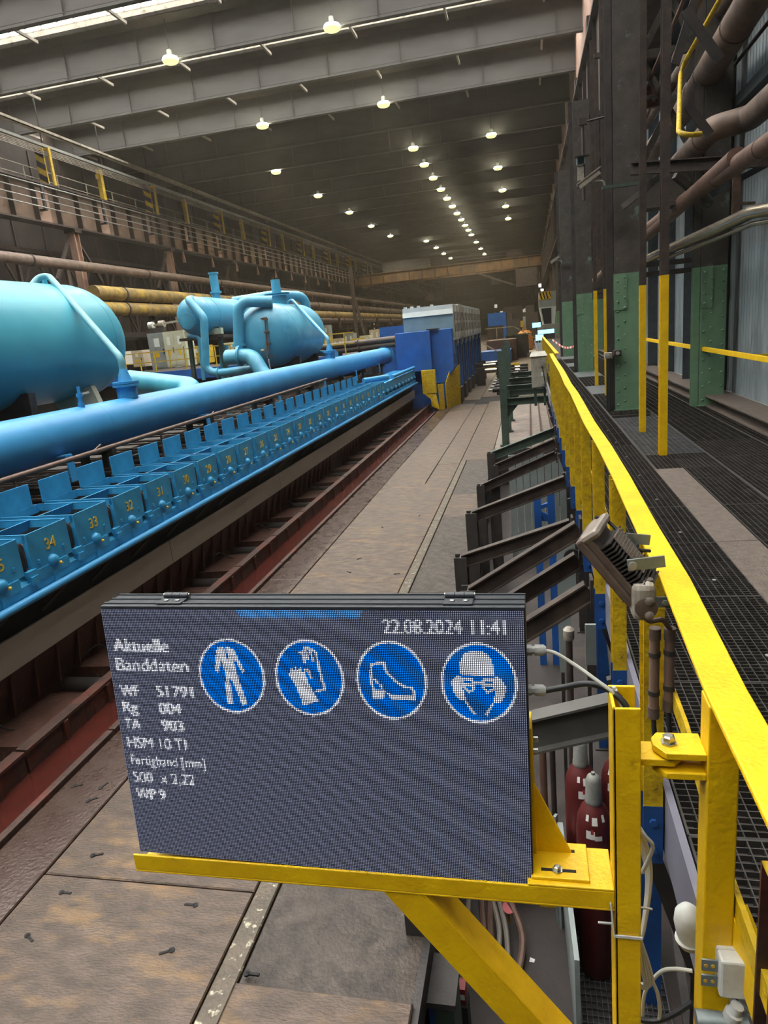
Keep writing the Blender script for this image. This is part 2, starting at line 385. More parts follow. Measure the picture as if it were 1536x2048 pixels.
for rn, ps in rows.items():
    for i, (x, y) in enumerate(ps):
        t = empty('high_bay_lamp', (x, y - .25, 16.0), f'glowing high-bay roof lamp, {ORD[i]} from the camera in the {rn} row', 'lamp', 'high-bay lamps under the roof')
        for k, me in HB.items(): inst(k, me, t)
        lo = bpy.data.objects.new('lamp_light', HBL); COL.objects.link(lo); lo.parent = t; lo.location = (0, 0, -.26)

# ================================================================ walls
def corrugated(x, y0, y1, z0, z1, pitch=.14, amp=.022):
    mb = MB(); ys = []; y = y0; k = 0
    while y < y1:
        for dy, dx in ((0, 0), (.3, 0), (.5, 1), (.8, 1)):
            ys.append((y + dy * pitch, x - dx * amp))
        y += pitch
    n = len(ys); vs = [(b, a, z0) for a, b in ys] + [(b, a, z1) for a, b in ys]
    mb.add(vs, [(i, i + 1, n + i + 1, n + i) for i in range(n - 1)]); return mb
wall_r = struct(empty('wall_right'))
corrugated(3.3, 6, 30, .15, 9.4).build('corrugated_sheet', 'corrugated', wall_r)
MB().box(3.34, 3.4, -14, 31, -3, 9.4).build('wall_backing', 'wall_steel', wall_r); MB().box(3.34, 3.4, 31, 262, -3, 9.4).build('wall_backing', 'wall_dirty', wall_r)
wp = MB().box(-.06, .1, -.09, .09, 0, 9.2).box(-.16, -.06, -.09, -.075, 0, 9.2).mesh('wall_post', 'wall_steel')
for y in (12.95, 15.3, 17.4, 19.6, 22, 24.5, 27, 30): inst('wall_post', wp, wall_r, (3.2, y, .15))
MB().ibeam((3.0, 5, .09), (3.0, 60, .09), .42, .18, .02).build('base_rail', 'chequer_brown', wall_r)
MB().box(3.2, 3.3, 6, 60, -.1, .16).build('base_kerb', 'steel_grey', wall_r)
for z in (4.4, 7.0): MB().box(3.12, 3.28, 6, 60, z, z + .16).build('wall_girt', 'wall_steel', wall_r)
MB().box(3.42, 3.5, -14, 262, 9.4, ZD).build('upper_wall', 'wall_pink', wall_r)

wall_l = struct(empty('wall_left'))
MB().box(-33.2, -33, -14, 262, -3, ZD + .1).build('wall_backing', 'wall_dirty', wall_l)
for k in range(70):
    MB().box(-33, -32.9, 12 + 3.05 * k, 12.12 + 3.05 * k, -3, 16).build('wall_rib', 'steel_brown', wall_l)
for y, z in ((96, 4.2), (103, 1.6), (112, 4.4), (120, 2.0), (133, 4.6), (150, 3), (52, 1.2), (60, 1.0), (168, 4), (185, 3)):
    MB().box(-32.9, -32.85, y, y + 2.2, z, z + 1.1).build('window_pane', 'lit_pane', wall_l)

wall_f = struct(empty('wall_far'))
MB().box(-33, 3.6, 250, 250.3, -3, ZD).build('wall_backing', 'wall_dirty', wall_f)
MB().box(-24, -11.3, 248, 249.6, 3.5, 10.0).build('wall_panel', 'beam_grey', wall_f)
for k in range(9): MB().box(-33 + 4.2 * k, -32.6 + 4.2 * k, 249, 250, -3, ZD).build('wall_post', 'steel_brown', wall_f)
for k in range(5): MB().box(-33, 3.5, 248.8, 249.8, 2.5 + 3.2 * k, 2.9 + 3.2 * k).build('wall_girt', 'steel_brown', wall_f)
for (px, py, w, h) in ((992, 562, 22, 12), (1030, 560, 24, 12), (1052, 546, 16, 14), (1060, 550, 10, 8), (1024, 626, 6, 14), (1031, 626, 6, 14), (1038, 626, 6, 14), (1045, 626, 6, 14), (1052, 624, 7, 14), (1062, 622, 8, 12), (1056, 594, 6, 5), (1064, 593, 5, 5), (990, 611, 9, 3), (990, 614, 9, 3), (987, 627, 6, 5), (1003, 625, 6, 5)):
    a = P(px - w / 2, py - h / 2, 'y', 248.7); b = P(px + w / 2, py + h / 2, 'y', 248.7)
    MB().box(a.x, b.x, 248.6, 248.75, min(a.z, b.z), max(a.z, b.z)).build('window_pane', 'window_dim' if py < 600 else 'lit_pane', wall_f)

# ================================================================ floors
ZF = -1.8; ZP = -2.85
floor = struct(empty('floor'))
MB().box(-4.1, -1.1, -3, 32, ZF - .35, ZF - .04).box(-1.1, -.73, -3, 5, ZF - .35, ZF - .04).box(-33, 3.3, 32, 262, ZF - .35, ZF - .03).build('sub_floor', 'joint_black', floor)
MB().box(-33, -5.9, -3, 32, ZF - .35, ZF - .03).build('machine_slab', 'concrete_dark', floor)
MB().box(-1.1, 3.3, 19.5, 32, ZF - 1.1, ZF - .02).build('channel_slab', 'concrete', floor)
pl_cache = {}
def plate(x0, x1, y0, y1, m_, h=.0, g=.012):
    key = (round(x1 - x0, 3), round(y1 - y0, 3), m_, h)
    if key not in pl_cache:
        w, d = (x1 - x0) / 2 - g / 2, (y1 - y0) / 2 - g / 2; b = .008
        q = MB(); q.hexa([(-w, -d, -.04), (w, -d, -.04), (w, d, -.04), (-w, d, -.04), (-w, -d, h - b), (w, -d, h - b), (w, d, h - b), (-w, d, h - b)])
        q.f.pop(1); q.m.pop(1)
        q.add([(-w, -d, h - b), (w, -d, h - b), (w, d, h - b), (-w, d, h - b), (-w + b, -d + b, h), (w - b, -d + b, h), (w - b, d - b, h), (-w + b, d - b, h)], [(4, 5, 6, 7), (0, 1, 5, 4), (1, 2, 6, 5), (2, 3, 7, 6), (3, 0, 4, 7)])
        pl_cache[key] = q.mesh('floor_plate', m_)
    return inst('floor_plate', pl_cache[key], floor, ((x0 + x1) / 2, (y0 + y1) / 2, ZF + random.uniform(-.003, .003)))
ya = [.6, 5.0, 9.2, 13.5, 17.0, 20.4, 23.6, 26.8, 30.0, 33.2]
for a, b in zip(ya, ya[1:]): plate(-4.03, -3.5, a, b, 'floor_plate_wet')
yb = [-.9, 3.4, 7.3, 11.2, 15.4, 18.2, 20.9, 23.6, 26.3, 29, 31.7]
for a, b in zip(yb, yb[1:]):
    if b < 16: plate(-3.5, -1.9, a, b, 'floor_plate')
    else: plate(-3.5, -2.5, a, b, 'floor_plate'); plate(-2.5, -1.9, a - .6, b - .6, 'floor_plate')
ys_ = [.5, 3.55, 6.4, 9.3, 12.2, 15.2, 18.0]
for a, b in zip(ys_, ys_[1:]): plate(-1.9, -1.75, a, b, 'floor_strip', .004)
for a, b, m_, h in ((.4, 2.05, 'floor_plate_dark', 0), (2.05, 2.75, 'floor_plate', .03), (2.75, 3.55, 'floor_plate_dark', 0), (3.55, 5, 'floor_plate_dark', 0)):
    plate(-1.75, -.73, a, b, m_, h)
for a, b in ((5, 6.9), (6.9, 8.6), (8.6, 10.5), (10.5, 12.45)): plate(-1.75, -1.1, a, b, 'floor_plate_dark')
plate(-1.75, -1.1, 12.45, 14.2, 'floor_plate')
plate(-1.75, -1.1, 14.2, 16.2, 'floor_plate_dark'); plate(-1.75, -1.1, 16.2, 18, 'floor_plate_dark')
for a, b in ((18, 20.4), (20.4, 22.8), (22.8, 25.2), (25.2, 27.6), (27.6, 30), (30, 32)): plate(-1.9, -1.1, a, b, 'floor_plate'); 
for i, y in enumerate((33.2, 35.6, 38, 40.4, 42.8, 45.2, 47.6, 50)):
    plate(-3.9, -2.4, y, y + 2.4, 'floor_plate'); plate(-2.4, -1.0, y + .9, y + 3.3, 'floor_plate')
    plate(-1.0, .6, y, y + 2.4, 'floor_plate')
MB().box(-33, 3.2, 52.4, 245, ZF - .03, ZF - .002).build('far_floor', 'floor_plate', floor)
MB().box(-33, -3.9, 33.2, 52.4, ZF - .03, ZF - .002).build('far_floor', 'concrete_dark', floor)
MB().box(.6, 3.2, 32, 52.4, ZF - .03, ZF - .002).build('far_floor', 'concrete', floor)
ks = MB().lathe((0, 0, 0), (0, 0, 1), [(-.01, .019), (.002, .019)], 12); ks.box(0, .075, -.008, .008, -.01, .002); slot_me = ks.mesh('lifting_slot', 'joint_black')
for sx, sy, rot in ((315, 730, .0), (1000, 795, PI), (140, 950, -.5), (880, 1025, PI + .5), (1268, 1165, 0), (475, 540, .3), (450, 262, .7), (375, 188, .5), (515, 195, 1.3)):
    p = P(sx / 2.56, 1500 + sy / 2.56, 'z', ZF); inst('lifting_slot', slot_me, floor, (p.x, p.y, ZF + .003 + (.03 if sx == 1268 else 0)), (0, 0, rot))
for px, py in ((566, 1135), (612, 1098), (700, 1145), (716, 1118), (640, 1010), (765, 1055), (790, 1148), (838, 1032), (700, 990), (745, 970)):
    p = P(px, py, 'z', ZF); inst('lifting_slot', slot_me, floor, (p.x, p.y, ZF + .003), (0, 0, random.uniform(0, 3)))
# pit beside the walkway
pit = struct(empty('floor_pit'))
MB().box(-1.15, 3.3, -3, 19.5, ZP - .2, ZP).build('pit_slab', 'concrete_dark', pit)
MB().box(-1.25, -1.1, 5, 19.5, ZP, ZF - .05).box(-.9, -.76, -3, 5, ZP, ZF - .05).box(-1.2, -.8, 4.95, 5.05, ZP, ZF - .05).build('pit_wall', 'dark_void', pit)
MB().box(-1.12, -1.06, 5, 19.5, ZF - .18, ZF + .0).box(-.745, -.70, -2, 5, ZF - .18, ZF + .0).build('floor_edge_beam', 'steel_dark', pit)
MB().box(-1.1, 3.3, 19.4, 19.5, ZP, ZF - .02).build('pit_end_wall', 'concrete_dark', pit)
for k in range(4): MB().box(-.1 + .33 * k, -.06 + .33 * k, 19.6, 31, ZF - .02, ZF + .04).build('pit_rail', 'rust_dark', pit)
# red wet gutter and rail beside the roller table
MB().box(-4.52, -4.1, 0, 31.5, ZF - .3, ZF - .03).build('wet_gutter', 'red_wet', floor)
ra = [0, 5.1, 9.9, 14.6, 19.3, 24, 29.4]
for a, b in zip(ra, ra[1:]): MB().box(-4.1, -4.03, a + .01, b - .01, ZF - .1, ZF + .045).build('gutter_rail', 'rust_dark', floor, bevel=.008)

# ================================================================ walkway of steel grating
walk = struct(empty('floor_walkway'))
def grating(w, d, px, py, t=.004, h=.03):
    q = MB(); n = int(round(w / px)); k = int(round(d / py))
    for i in range(n + 1): q.box(w * i / n - t / 2, w * i / n + t / 2, 0, d, -h, 0)
    for j in range(k + 1): q.box(0, w, d * j / k - t / 2, d * j / k + t / 2, -h * .7, -.001)
    for e in (0, w): q.box(e - .004, e + .004, 0, d, -h, .001)
    for e in (0, d): q.box(0, w, e - .004, e + .004, -h, .001)
    return q
g_me = {}
def gpanel(x0, x1, y0, d=1.0, px=.042, py=.033, m_='grating'):
    key = (round(x1 - x0, 3), d, px, py, m_)
    if key not in g_me: g_me[key] = grating(x1 - x0, d, px, py).mesh('grating_panel', m_)
    return inst('grating_panel', g_me[key], walk, (x0, y0, random.uniform(-.002, .002)))
for k in range(-1, 30):
    fine = (.042, .033) if k < 9 else (.084, .066)
    gpanel(.44, 1.24, k * 1.0, .99, *fine)
    gpanel(1.93, 2.62, k * 1.0, .99, *fine)
    if k > 11: gpanel(1.26, 1.91, k * 1.0, .99, *fine)
for a, b, m_ in ((-1, 2.6, 'chequer_brown'), (2.61, 5.0, 'chequer_brown'), (5.01, 7.5, 'chequer_brown')):
    MB().box(1.24, 1.52, a, b, -.02, .004).build('cover_plate', m_, walk)
for k in range(-1, 8): gpanel(1.54, 1.91, k * 1.0, .99)
gpanel(1.26, 1.91, 7.5, .78)
for a, b in ((8.3, 9.35), (9.36, 10.4), (10.41, 11.46)): gpanel(1.26, 1.91, a, b - a, .06, .022, 'grating_light')
for k in range(4): MB().box(1.26, 1.91, 15.2 + k * 4.5, 17 + k * 4.5, -.01, .006).build('cover_plate', 'walk_plate', walk)
for k in range(-1, 15): gpanel(2.62, 3.2, 2.0 * k, 1.99, .07, .068)
for x in (1.25, 1.92, 2.63): MB().box(x - .012, x + .012, -1, 60, -.12, .003).build('bearer', 'steel_dark', walk)
for k in range(-1, 13): MB().box(.42, 3.2, k * 2.4 - .03, k * 2.4 + .03, -.2, -.035).build('cross_bearer', 'steel_dark', walk)
MB().box(.44, 2.62, 29, 60, -.04, 0).build('far_walk_plate', 'steel_dark', walk)
MB().box(.405, .43, -1, 60, -.26, .0).build('fascia_plate', 'fascia', walk)
wb = MB()
for k in range(-1, 30):
    if k % 1 == 0:
        for dx in (.6, 1.05): wb.cyl((dx, k + .25, 0), (dx, k + .25, .006), .012, 8)
wb.build('clamp_bolts', 'steel_grey', walk)['kind'] = 'stuff'

# ================================================================ strip cooling line: numbered units
def num_mesh(n):
    vs, fs = text_mesh(str(n), .17, .004)
    w = max(v[0] for v in vs)
    q = MB(); q.add([(.0 + v[2], v[0] - w / 2, v[1]) for v in vs], fs)
    return q.mesh('number', 'number_yellow')
U = {}
UW = .625
q = MB().box(-.012, 0, 0, UW, -.385, 0)
q.box(-.05, -.012, 0, .01, -.385, 0).box(-.05, -.012, UW - .01, UW, -.385, 0); U['front_plate'] = q.mesh('front_plate', 'unit_blue')
U['side_plate'] = MB().box(-.94, -.012, 0, .01, -.085, 0).box(-.94, -.012, 0, .022, -.012, 0).mesh('side_plate', 'unit_blue')
U['divider'] = MB().hexa([(-.5, .01, -.12), (-.49, .01, -.12), (-.49, UW - .01, -.12), (-.5, UW - .01, -.12), (-.455, .01, 0), (-.44, .01, 0), (-.44, UW - .01, 0), (-.455, UW - .01, 0)]).mesh('divider', 'unit_blue')
U['rear_rail'] = MB().box(-.95, -.935, 0, UW, -.1, 0).mesh('rear_rail', 'unit_blue')
U['back_plate'] = MB().box(-.955, -.94, -.02, UW - .08, 0, .27).mesh('back_plate', 'unit_blue')
U['valve_dome'] = MB().lathe((0, 0, 0), (1, 0, 0), [(0, .072), (.02, .07), (.04, .06), (.055, .04), (.062, .015)], 14).mesh('valve_dome', 'unit_blue', True)
U['valve_plug'] = MB().lathe((0, 0, 0), (1, 0, 0), [(0, .018), (.025, .018), (.035, .01)], 8).mesh('valve_plug', 'number_yellow', True)
U['bolt'] = MB().lathe((0, 0, 0), (1, 0, 0), [(0, .014), (.02, .013)], 6).mesh('bolt', 'unit_blue')
q = MB().box(-.02, .03, -.11, .02, -.42, -.36).box(-.02, .05, -.09, .0, -.5, -.42).box(-.02, .02, .02, UW - .1, -.5, -.385)
U['base_block'] = q.mesh('base_block', 'unit_blue', False)
U['port'] = MB().box(0, .003, 0, .05, 0, .07).box(0, .006, -.006, 0, -.006, .076).box(0, .006, .05, .056, -.006, .076).mesh('port', 'joint_black')
hq = MB()
for k in range(6):
    y = .06 + .1 * k + (.02 if k % 2 else 0); hq.tube(curve([(-.1 - .03 * (k % 3), y, -.36), (-.1, y, -.16), (-.2, y + .02, -.1), (-.32, y + .03, -.16), (-.36, y + .03, -.36)], 5), .014, 6)
for k in range(3): hq.tube(curve([(-.06, -.03 - .025 * k, -.4), (-.05, -.03 - .025 * k, -.2), (-.1, -.03 - .025 * k, -.08), (-.2, -.03 - .025 * k, -.2)], 5), .011, 6)
U['hoses'] = hq.mesh('hoses', 'steel_dark', True)
U['tray'] = MB().box(-.45, -.02, .01, UW - .01, -.37, -.36).mesh('tray', 'dark_void')
def WORDS(n):
    ones = ['', 'one', 'two', 'three', 'four', 'five', 'six', 'seven', 'eight', 'nine', 'ten', 'eleven', 'twelve', 'thirteen', 'fourteen', 'fifteen', 'sixteen', 'seventeen', 'eighteen', 'nineteen']
    return ones[n] if n < 20 else {2: 'twenty', 3: 'thirty'}[n // 10] + ('-' + ones[n % 10] if n % 10 else '')
def unit(n, numbered=True):
    y = 6.42 + (33 - n) * .755
    lab = f'blue cooling unit numbered {WORDS(n)} in yellow on its front' if numbered else 'blue cooling unit cut by the left edge of the picture'
    t = empty('cooling_unit', (-5.0, y, .05), lab, 'cooling unit', 'numbered cooling units along the strip line')
    fp = inst('front_plate', U['front_plate'], t)
    inst('number', num_mesh(n), fp, (.003, .315, -.235))
    inst('side_plate', U['side_plate'], t); inst('side_plate', U['side_plate'], t, (0, UW - .012, 0))
    for k in ('divider', 'rear_rail', 'back_plate', 'base_block', 'tray', 'hoses'): inst(k, U[k], t)
    d = inst('valve_dome', U['valve_dome'], t, (0, .3, -.37)); inst('valve_plug', U['valve_plug'], d, (.035, .05, -.04))
    for by, bz in ((.1, -.3), (.1, -.325), (.5, -.265), (.5, -.29), (.52, -.42), (.45, -.45)): inst('bolt', U['bolt'], t, (0, by, bz))
    inst('port', U['port'], t, (.001, .12, -.47)); inst('port', U['port'], t, (.001, .41, -.47))
for n in range(35, 10, -1): unit(n)
# last section of the line: slatted header without numbers
t = empty('end_header', (-5, 23.75, 0), 'blue slatted end header beyond the numbered cooling units', 'header')
MB().box(-.95, 0, 0, 6.6, -.33, 0).build('body', 'unit_blue', t)
for k in range(24): MB().box(-.95, -.1, .1 + .27 * k, .14 + .27 * k, 0, .05).build('slat', 'unit_blue', t)
MB().cyl((-.02, 1.6, .1), (-.02, 6.6, .1), .07, 12).build('top_pipe', 'pipe_blue', t, True)
MB().cyl((-.75, .0, .14), (-.05, .9, .14), .09, 12).build('drum', 'pipe_blue', t, True)
for k in range(9): inst('valve_dome', U['valve_dome'], t, (0, .4 + .75 * k, -.31))
# continuous carriers under the units
t = empty('unit_carrier', (-5, 15, -.45), 'long blue carrier beam under the numbered cooling units', 'beam')
MB().box(-.6, .0, -11, 15.4, -.1, .0).box(-.03, .015, -11, 15.4, -.08, .02).build('beam', 'unit_blue', t)
for k in range(34): MB().box(.0, .03, -10.6 + .755 * k, -10.52 + .755 * k, -.08, .03).build('lug', 'unit_blue', t)
tag(MB().tube([(-4.93, 3.8, -.56), (-4.93, 30.4, -.56)], .042, 12).build('front_pipe', 'pipe_blue', None, True), 'thin light blue pipe along the foot of the numbered units', 'pipe')
t = empty('steel_guard', (-5.2, 15, -1.2), 'smooth grey steel guard plate below the blue cooling units', 'guard plate')
for k in range(6): MB().box(-.03, 0, -11 + 4.6 * k, -6.41 + 4.6 * k, -.08, .26).build('plate', 'guard_grey', t)
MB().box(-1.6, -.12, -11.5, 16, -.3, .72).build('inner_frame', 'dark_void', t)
for k in range(30): MB().bar((-.1, -10.8 + .9 * k, .3), (.1, -10.6 + .9 * k, .52), .04, .03).build('stay', 'steel_dark', t)
# ================================================================ roller table trough
t = empty('roller_table', (-5.0, 15, ZF), 'rusty roller table trough between the grey guard plate and red gutter', 'roller table')
MB().box(-.6, .48, -14, 16.4, -.4, -.16).build('trough', 'rust_dark', t)
MB().hexa([(-.5, -14, -.16), (-.46, -14, -.16), (-.46, 16.4, -.16), (-.5, 16.4, -.16), (-.27, -14, .55), (-.23, -14, .55), (-.23, 16.4, .55), (-.27, 16.4, .55)]).build('back_wall', 'rust_red', t)
MB().box(-.5, -.42, -14, 16.4, -.16, .03).build('back_rail', 'rust_red', t)
rib = MB().prism([(-.44, 0, .02), (-.3, 0, .02), (-.24, 0, .5), (-.26, 0, .5)], (0, .03, 0)).mesh('rib', 'rust_red')
for k in range(78): inst('rib', rib, t, (0, -11.5 + .36 * k, 0))
fw = MB().box(.43, .5, .01, 1.58, -.3, .19).box(.4, .52, .01, 1.58, .17, .2).mesh('front_wall', 'rust_dark')
lp = MB().hexa([(-.4, 0, -.16), (.4, 0, -.16), (.4, 1.15, -.16), (-.4, 1.15, -.16), (-.4, 0, -.0), (.4, 0, .03), (.4, 1.15, -.06), (-.4, 1.15, -.08)]).mesh('apron_plate', 'apron')
hk = MB().prism([(.12 * math.cos(a), .0, .14 * math.sin(a)) for a in [PI * i / 8 for i in range(9)]], (0, .03, 0)).mesh('lifting_eye', 'rust_dark')
rol = MB().cyl((-.42, 0, -.14), (.42, 0, -.14), .1, 14).mesh('roller', 'steel_dark', True)
wt = MB().box(.5, .53, 0, .06, -.1, .17).mesh('wall_stiffener', 'rust_dark')
for k in range(19):
    y = -13.7 + 1.6 * k
    inst('front_wall', fw, t, (0, y, 0)); inst('apron_plate', lp, t, (0, y + .3, 0)); inst('roller', rol, t, (0, y + .12, 0))
    e = inst('lifting_eye', hk, t, (.3, y + .38, -.03)); e.rotation_euler = (0, 0, PI / 2 + .2)
    inst('wall_stiffener', wt, t, (0, y + .5, 0)); inst('wall_stiffener', wt, t, (0, y + 1.2, 0))
cb = MB()
for k in range(14): cb.tube(curve([(-.4, -10.2 + 1.75 * k, .05), (-.3, -10 + 1.75 * k, .12), (-.2, -9.9 + 1.75 * k, .0), (-.15, -9.7 + 1.75 * k, -.1)], 5), .012, 6)
cb.build('hose_tails', 'cable_black', t, True)['kind'] = 'stuff'

# ================================================================ rust pipe, big header pipe
t = empty('rust_pipe', (-6.15, 14, .42), 'thin rusty pipe running above the blue cooling units', 'pipe')
MB().tube([(0, -9.5, -.03), (.0, 6.5, .06), (0, 6.6, .06)], .035, 10).build('tube', 'rust_pipe', t, True)
for k, y in enumerate((-5.4, -1.6, 2.0, 5.0)):
    MB().tube(bend([(0, y, 0), (-.02, y + .25, .07), (-.12, y + .28, -.02), (-.4, y + .1, -.1)], .03, 4), .014, 8).build('branch', 'rust_pipe', t, True)
for y in (-7, -3.5, 0, 3.5): MB().bar((0, y, -.06), (0, y, -.5), .03, .03).build('post', 'rust_pipe', t)
t = empty('header_pipe', (-6.82, 18, .67), 'large glossy blue header pipe sloping past the tanks', 'pipe')
MB().lathe((0, -14, 0), (0, 1, 0), [(0, .35), (29.1, .35)], 40).build('tube', 'pipe_blue', t, True)
MB().lathe((0, 15.05, 0), (0, 1, 0), [(0, .37), (.0, .43), (.05, .43), (.05, .37), (.06, .43), (.11, .43), (.14, .36), (.18, .2), (.2, 0)], 40).build('end_flange', 'pipe_blue', t, True)
fb = MB()
for k in range(28): fb.cyl((.405 * math.cos(k * PI / 14), 15.0, .405 * math.sin(k * PI / 14)), (.405 * math.cos(k * PI / 14), 15.2, .405 * math.sin(k * PI / 14)), .014, 6)
fb.build('flange_bolts', 'pipe_blue', t)
for y in (-8.3, -2.6, 3.1, 8.8, 13): MB().lathe((0, y, 0), (0, 1, 0), [(0, .351), (.012, .353), (.024, .351)], 40).build('weld_seam', 'pipe_blue', t, True)
for k, y in enumerate((-9.6, -5.2, -1, 3.2, 7.4, 11.6)):
    MB().bar((.2, y, -.26), (.42, y, -.24), .14, .02).bar((.42, y, -.24), (.44, y, -.62), .14, .02, up=(1, 0, 0)).build('hanger', 'pipe_blue', t)
for k in range(8):
    y = -12 + 3.6 * k; MB().box(-.3, -.2, y, y + .12, -2.4, -.3).box(.1, .2, y, y + .12, -2.4, -.3).box(-.4, .3, y, y + .12, -.45, -.33).build('trestle', 'steel_dark', t)
# dark rack of bars below the header
t = empty('rod_rack', (-6.5, 15, -.2), 'dark rack of cross bars below the big blue header pipe', 'rack')
rod = MB().box(-1.6, .55, 0, .03, .0, .03).mesh('bar', 'steel_brown')
for k in range(76): inst('bar', rod, t, (0, -10.2 + .335 * k, .16 + (.03 if k % 3 else 0)))
for x in (-1.6, -.9, .1, .5): MB().box(x, x + .08, -10.4, 15.2, -.12, .1).build('runner', 'steel_dark', t)
for k in range(8): MB().box(-1.5, .5, -10 + 3.3 * k, -9.85 + 3.3 * k, -1.6, -.1).build('frame', 'dark_void', t)

# ================================================================ tanks
def tank(name, label, x, z, R, y0, y1, dome, m_, loc_saddles):
    t = empty(name, (x, (y0 + y1) / 2, z), label, 'tank'); h = (y1 - y0) / 2
    pr = []
    for i in range(9): a = PI / 2 * i / 8; pr.append((-h - dome * math.cos(a), R * math.sin(a) ** .8 if i else 0))
    pr += [(h + dome * math.sin(PI / 2 * i / 8), R * (math.cos(PI / 2 * i / 8)) ** .8 if i < 8 else 0) for i in range(9)]
    MB().lathe((0, 0, 0), (0, 1, 0), pr, 56).build('shell', m_, t, True)
    for s in (-h, h): MB().lathe((0, s - .015, 0), (0, 1, 0), [(0, R), (.008, R + .006), (.02, R + .006), (.03, R)], 56).build('weld_seam', m_, t, True)
    for y in loc_saddles:
        MB().prism([(-R * .8, y, -R * .75), (R * .8, y, -R * .75), (R * .62, y, -z + ZF), (-R * .62, y, -z + ZF)], (0, .16, 0)).build('saddle', 'steel_dark', t)
    return t
T1 = tank('storage_tank', 'largest turquoise tank, cut by the left picture edge', -9.0, 2.08, 1.1, 4.5, 12.5, .95, 'tank_cyan', (1.5, -2.5))
MB().prism([(-.02, 3.1, -1.0), (.02 + .75, 3.35, -.85), (.9, 3.35, -1.25), (.35, 3.1, -1.4)], (0, .14, 0)).build('foot', 'cabinet_pale', T1)
MB().prism([(0, 3.6, 1.06), (0, 3.75, 1.06), (0, 3.72, 1.2), (0, 3.63, 1.2)], (.03, 0, 0)).build('lifting_lug', 'tank_cyan', T1)
T2 = tank('storage_tank', 'round blue tank with a rusty level gauge on its near end', -9.0, 2.0, 1.1, 23.6, 26.9, .75, 'tank_blue', (-1.1, 1.1))
T3 = tank('storage_tank', 'narrow blue tank on green legs behind the round tank', -12.0, 2.96, .68, 24.3, 30.5, .5, 'tank_blue', ())
MB().lathe((-.02, -3.72, -.18), (0, -1, .0), [(-.2, .25), (.0, .25), (.0, .3), (.05, .3), (.07, .24), (.07, 0)], 28).build('manhole', 'tank_blue', T3, True)
nb = MB()
for k in range(20): nb.cyl((-.02 + .275 * math.cos(k * PI / 10), -3.76, -.18 + .275 * math.sin(k * PI / 10)), (-.02 + .275 * math.cos(k * PI / 10), -3.81, -.18 + .275 * math.sin(k * PI / 10)), .016, 6)
nb.build('manhole_bolts', 'tank_blue', T3)
MB().lathe((0, -1.0, .6), (0, 0, 1), [(0, .16), (.28, .16), (.28, .23), (.34, .23), (.34, .165), (1.0, .165), (1.0, .2), (1.05, .2)], 24).build('vent_stack', 'tank_blue', T3, True)
MB().lathe((0, -2.4, 0), (0, 1, 0), [(0, .69), (1.2, .69)], 40).build('wrapper', 'tank_blue', T3, True)
for y in (-2.6, 2.2):
    for x in (-.5, .5): MB().bar((x * 1.2, y, -.45), (x * 1.6, y, ZF - 2.96), .14, .14).build('leg', 'frame_green', T3)
    MB().box(-.75, .75, y - .1, y + .1, -.72, -.5).build('cradle', 'cabinet_pale', T3)
MB().box(-.9, .9, -2.9, 2.6, -.85, -.75).build('platform', 'steel_brown', T3)
# round tank fittings
MB().lathe((0, -.2, 1.0), (0, 0, 1), [(0, .36), (.38, .36), (.38, .46), (.41, .46), (.41, .36), (.44, .46), (.47, .46), (.47, .17), (.95, .17), (.96, .0)], 28).build('dome_nozzle', 'tank_blue', T2, True)
gz = MB()
gz.bar((.24, -2.36, .55), (.2, -2.5, -.75), .035, .035).bar((.31, -2.36, .5), (.27, -2.5, -.6), .02, .02)
for z in (.52, .1, -.3, -.7): gz.bar((.16, -2.42, z), (.36, -2.42, z), .04, .05)
gz.bar((.06, -2.3, .55), (.3, -2.36, .57), .05, .05)
gz.build('level_gauge', 'rust_pipe', T2)
MB().lathe((.0, -2.5, -.5), (1, 0, 0), [(0, .05), (.12, .05)], 8).build('valve', 'plastic_dirty', T2)
MB().tube(curve([(.22, -2.48, -.8), (.24, -2.5, -1.1), (.32, -2.45, -1.35)], 5), .02, 6).build('hose', 'cable_grey', T2)
# inclined feed pipes from the header to the tanks
def feed(name, label, y, top, tank_pt, r=.06, m_='tank_cyan'):
    t = empty(name, (-6.82, y, 1.02), label, 'pipe'); o = V((-6.82, y, 1.02))
    MB().lathe((0, 0, -.02), (0, 0, 1), [(0, .17), (.2, .17), (.2, .22), (.24, .22), (.245, .18), (.25, .22), (.29, .22), (.29, .12), (.5, r)], 24).build('nozzle', 'pipe_blue', t, True)
    pts = [(0, 0, .45), (0, 0, .66), V(top) - o, V(tank_pt) - o]
    MB().tube(bend(pts, .16, 7), r, 12).build('tube', m_, t, True)
    return t
feed('feed_pipe', 'pale turquoise feed pipe rising from the header to the largest tank', 10.8, (-8.9, 12.1, 3.42), (-9.0, 11.75, 3.1), m_='feed_teal')
feed('feed_pipe', 'pale blue feed pipe rising from the header to the round tank', 23.6, (-8.7, 25.6, 3.3), (-8.8, 25.5, 3.0), .06, 'tank_blue')
t = empty('drain_valve', (-6.75, 9.4, 1.0), 'small blue drain valve standing on the header pipe', 'valve')
MB().lathe((0, 0, 0), (0, 0, 1), [(0, .05), (.08, .05), (.08, .035), (.16, .035), (.16, .05), (.22, .05), (.22, .025), (.32, .025)], 10).build('body', 'pipe_blue', t, True)
MB().bar((0, 0, .2), (.12, .08, .22), .03, .03).build('lever', 'cable_grey', t)
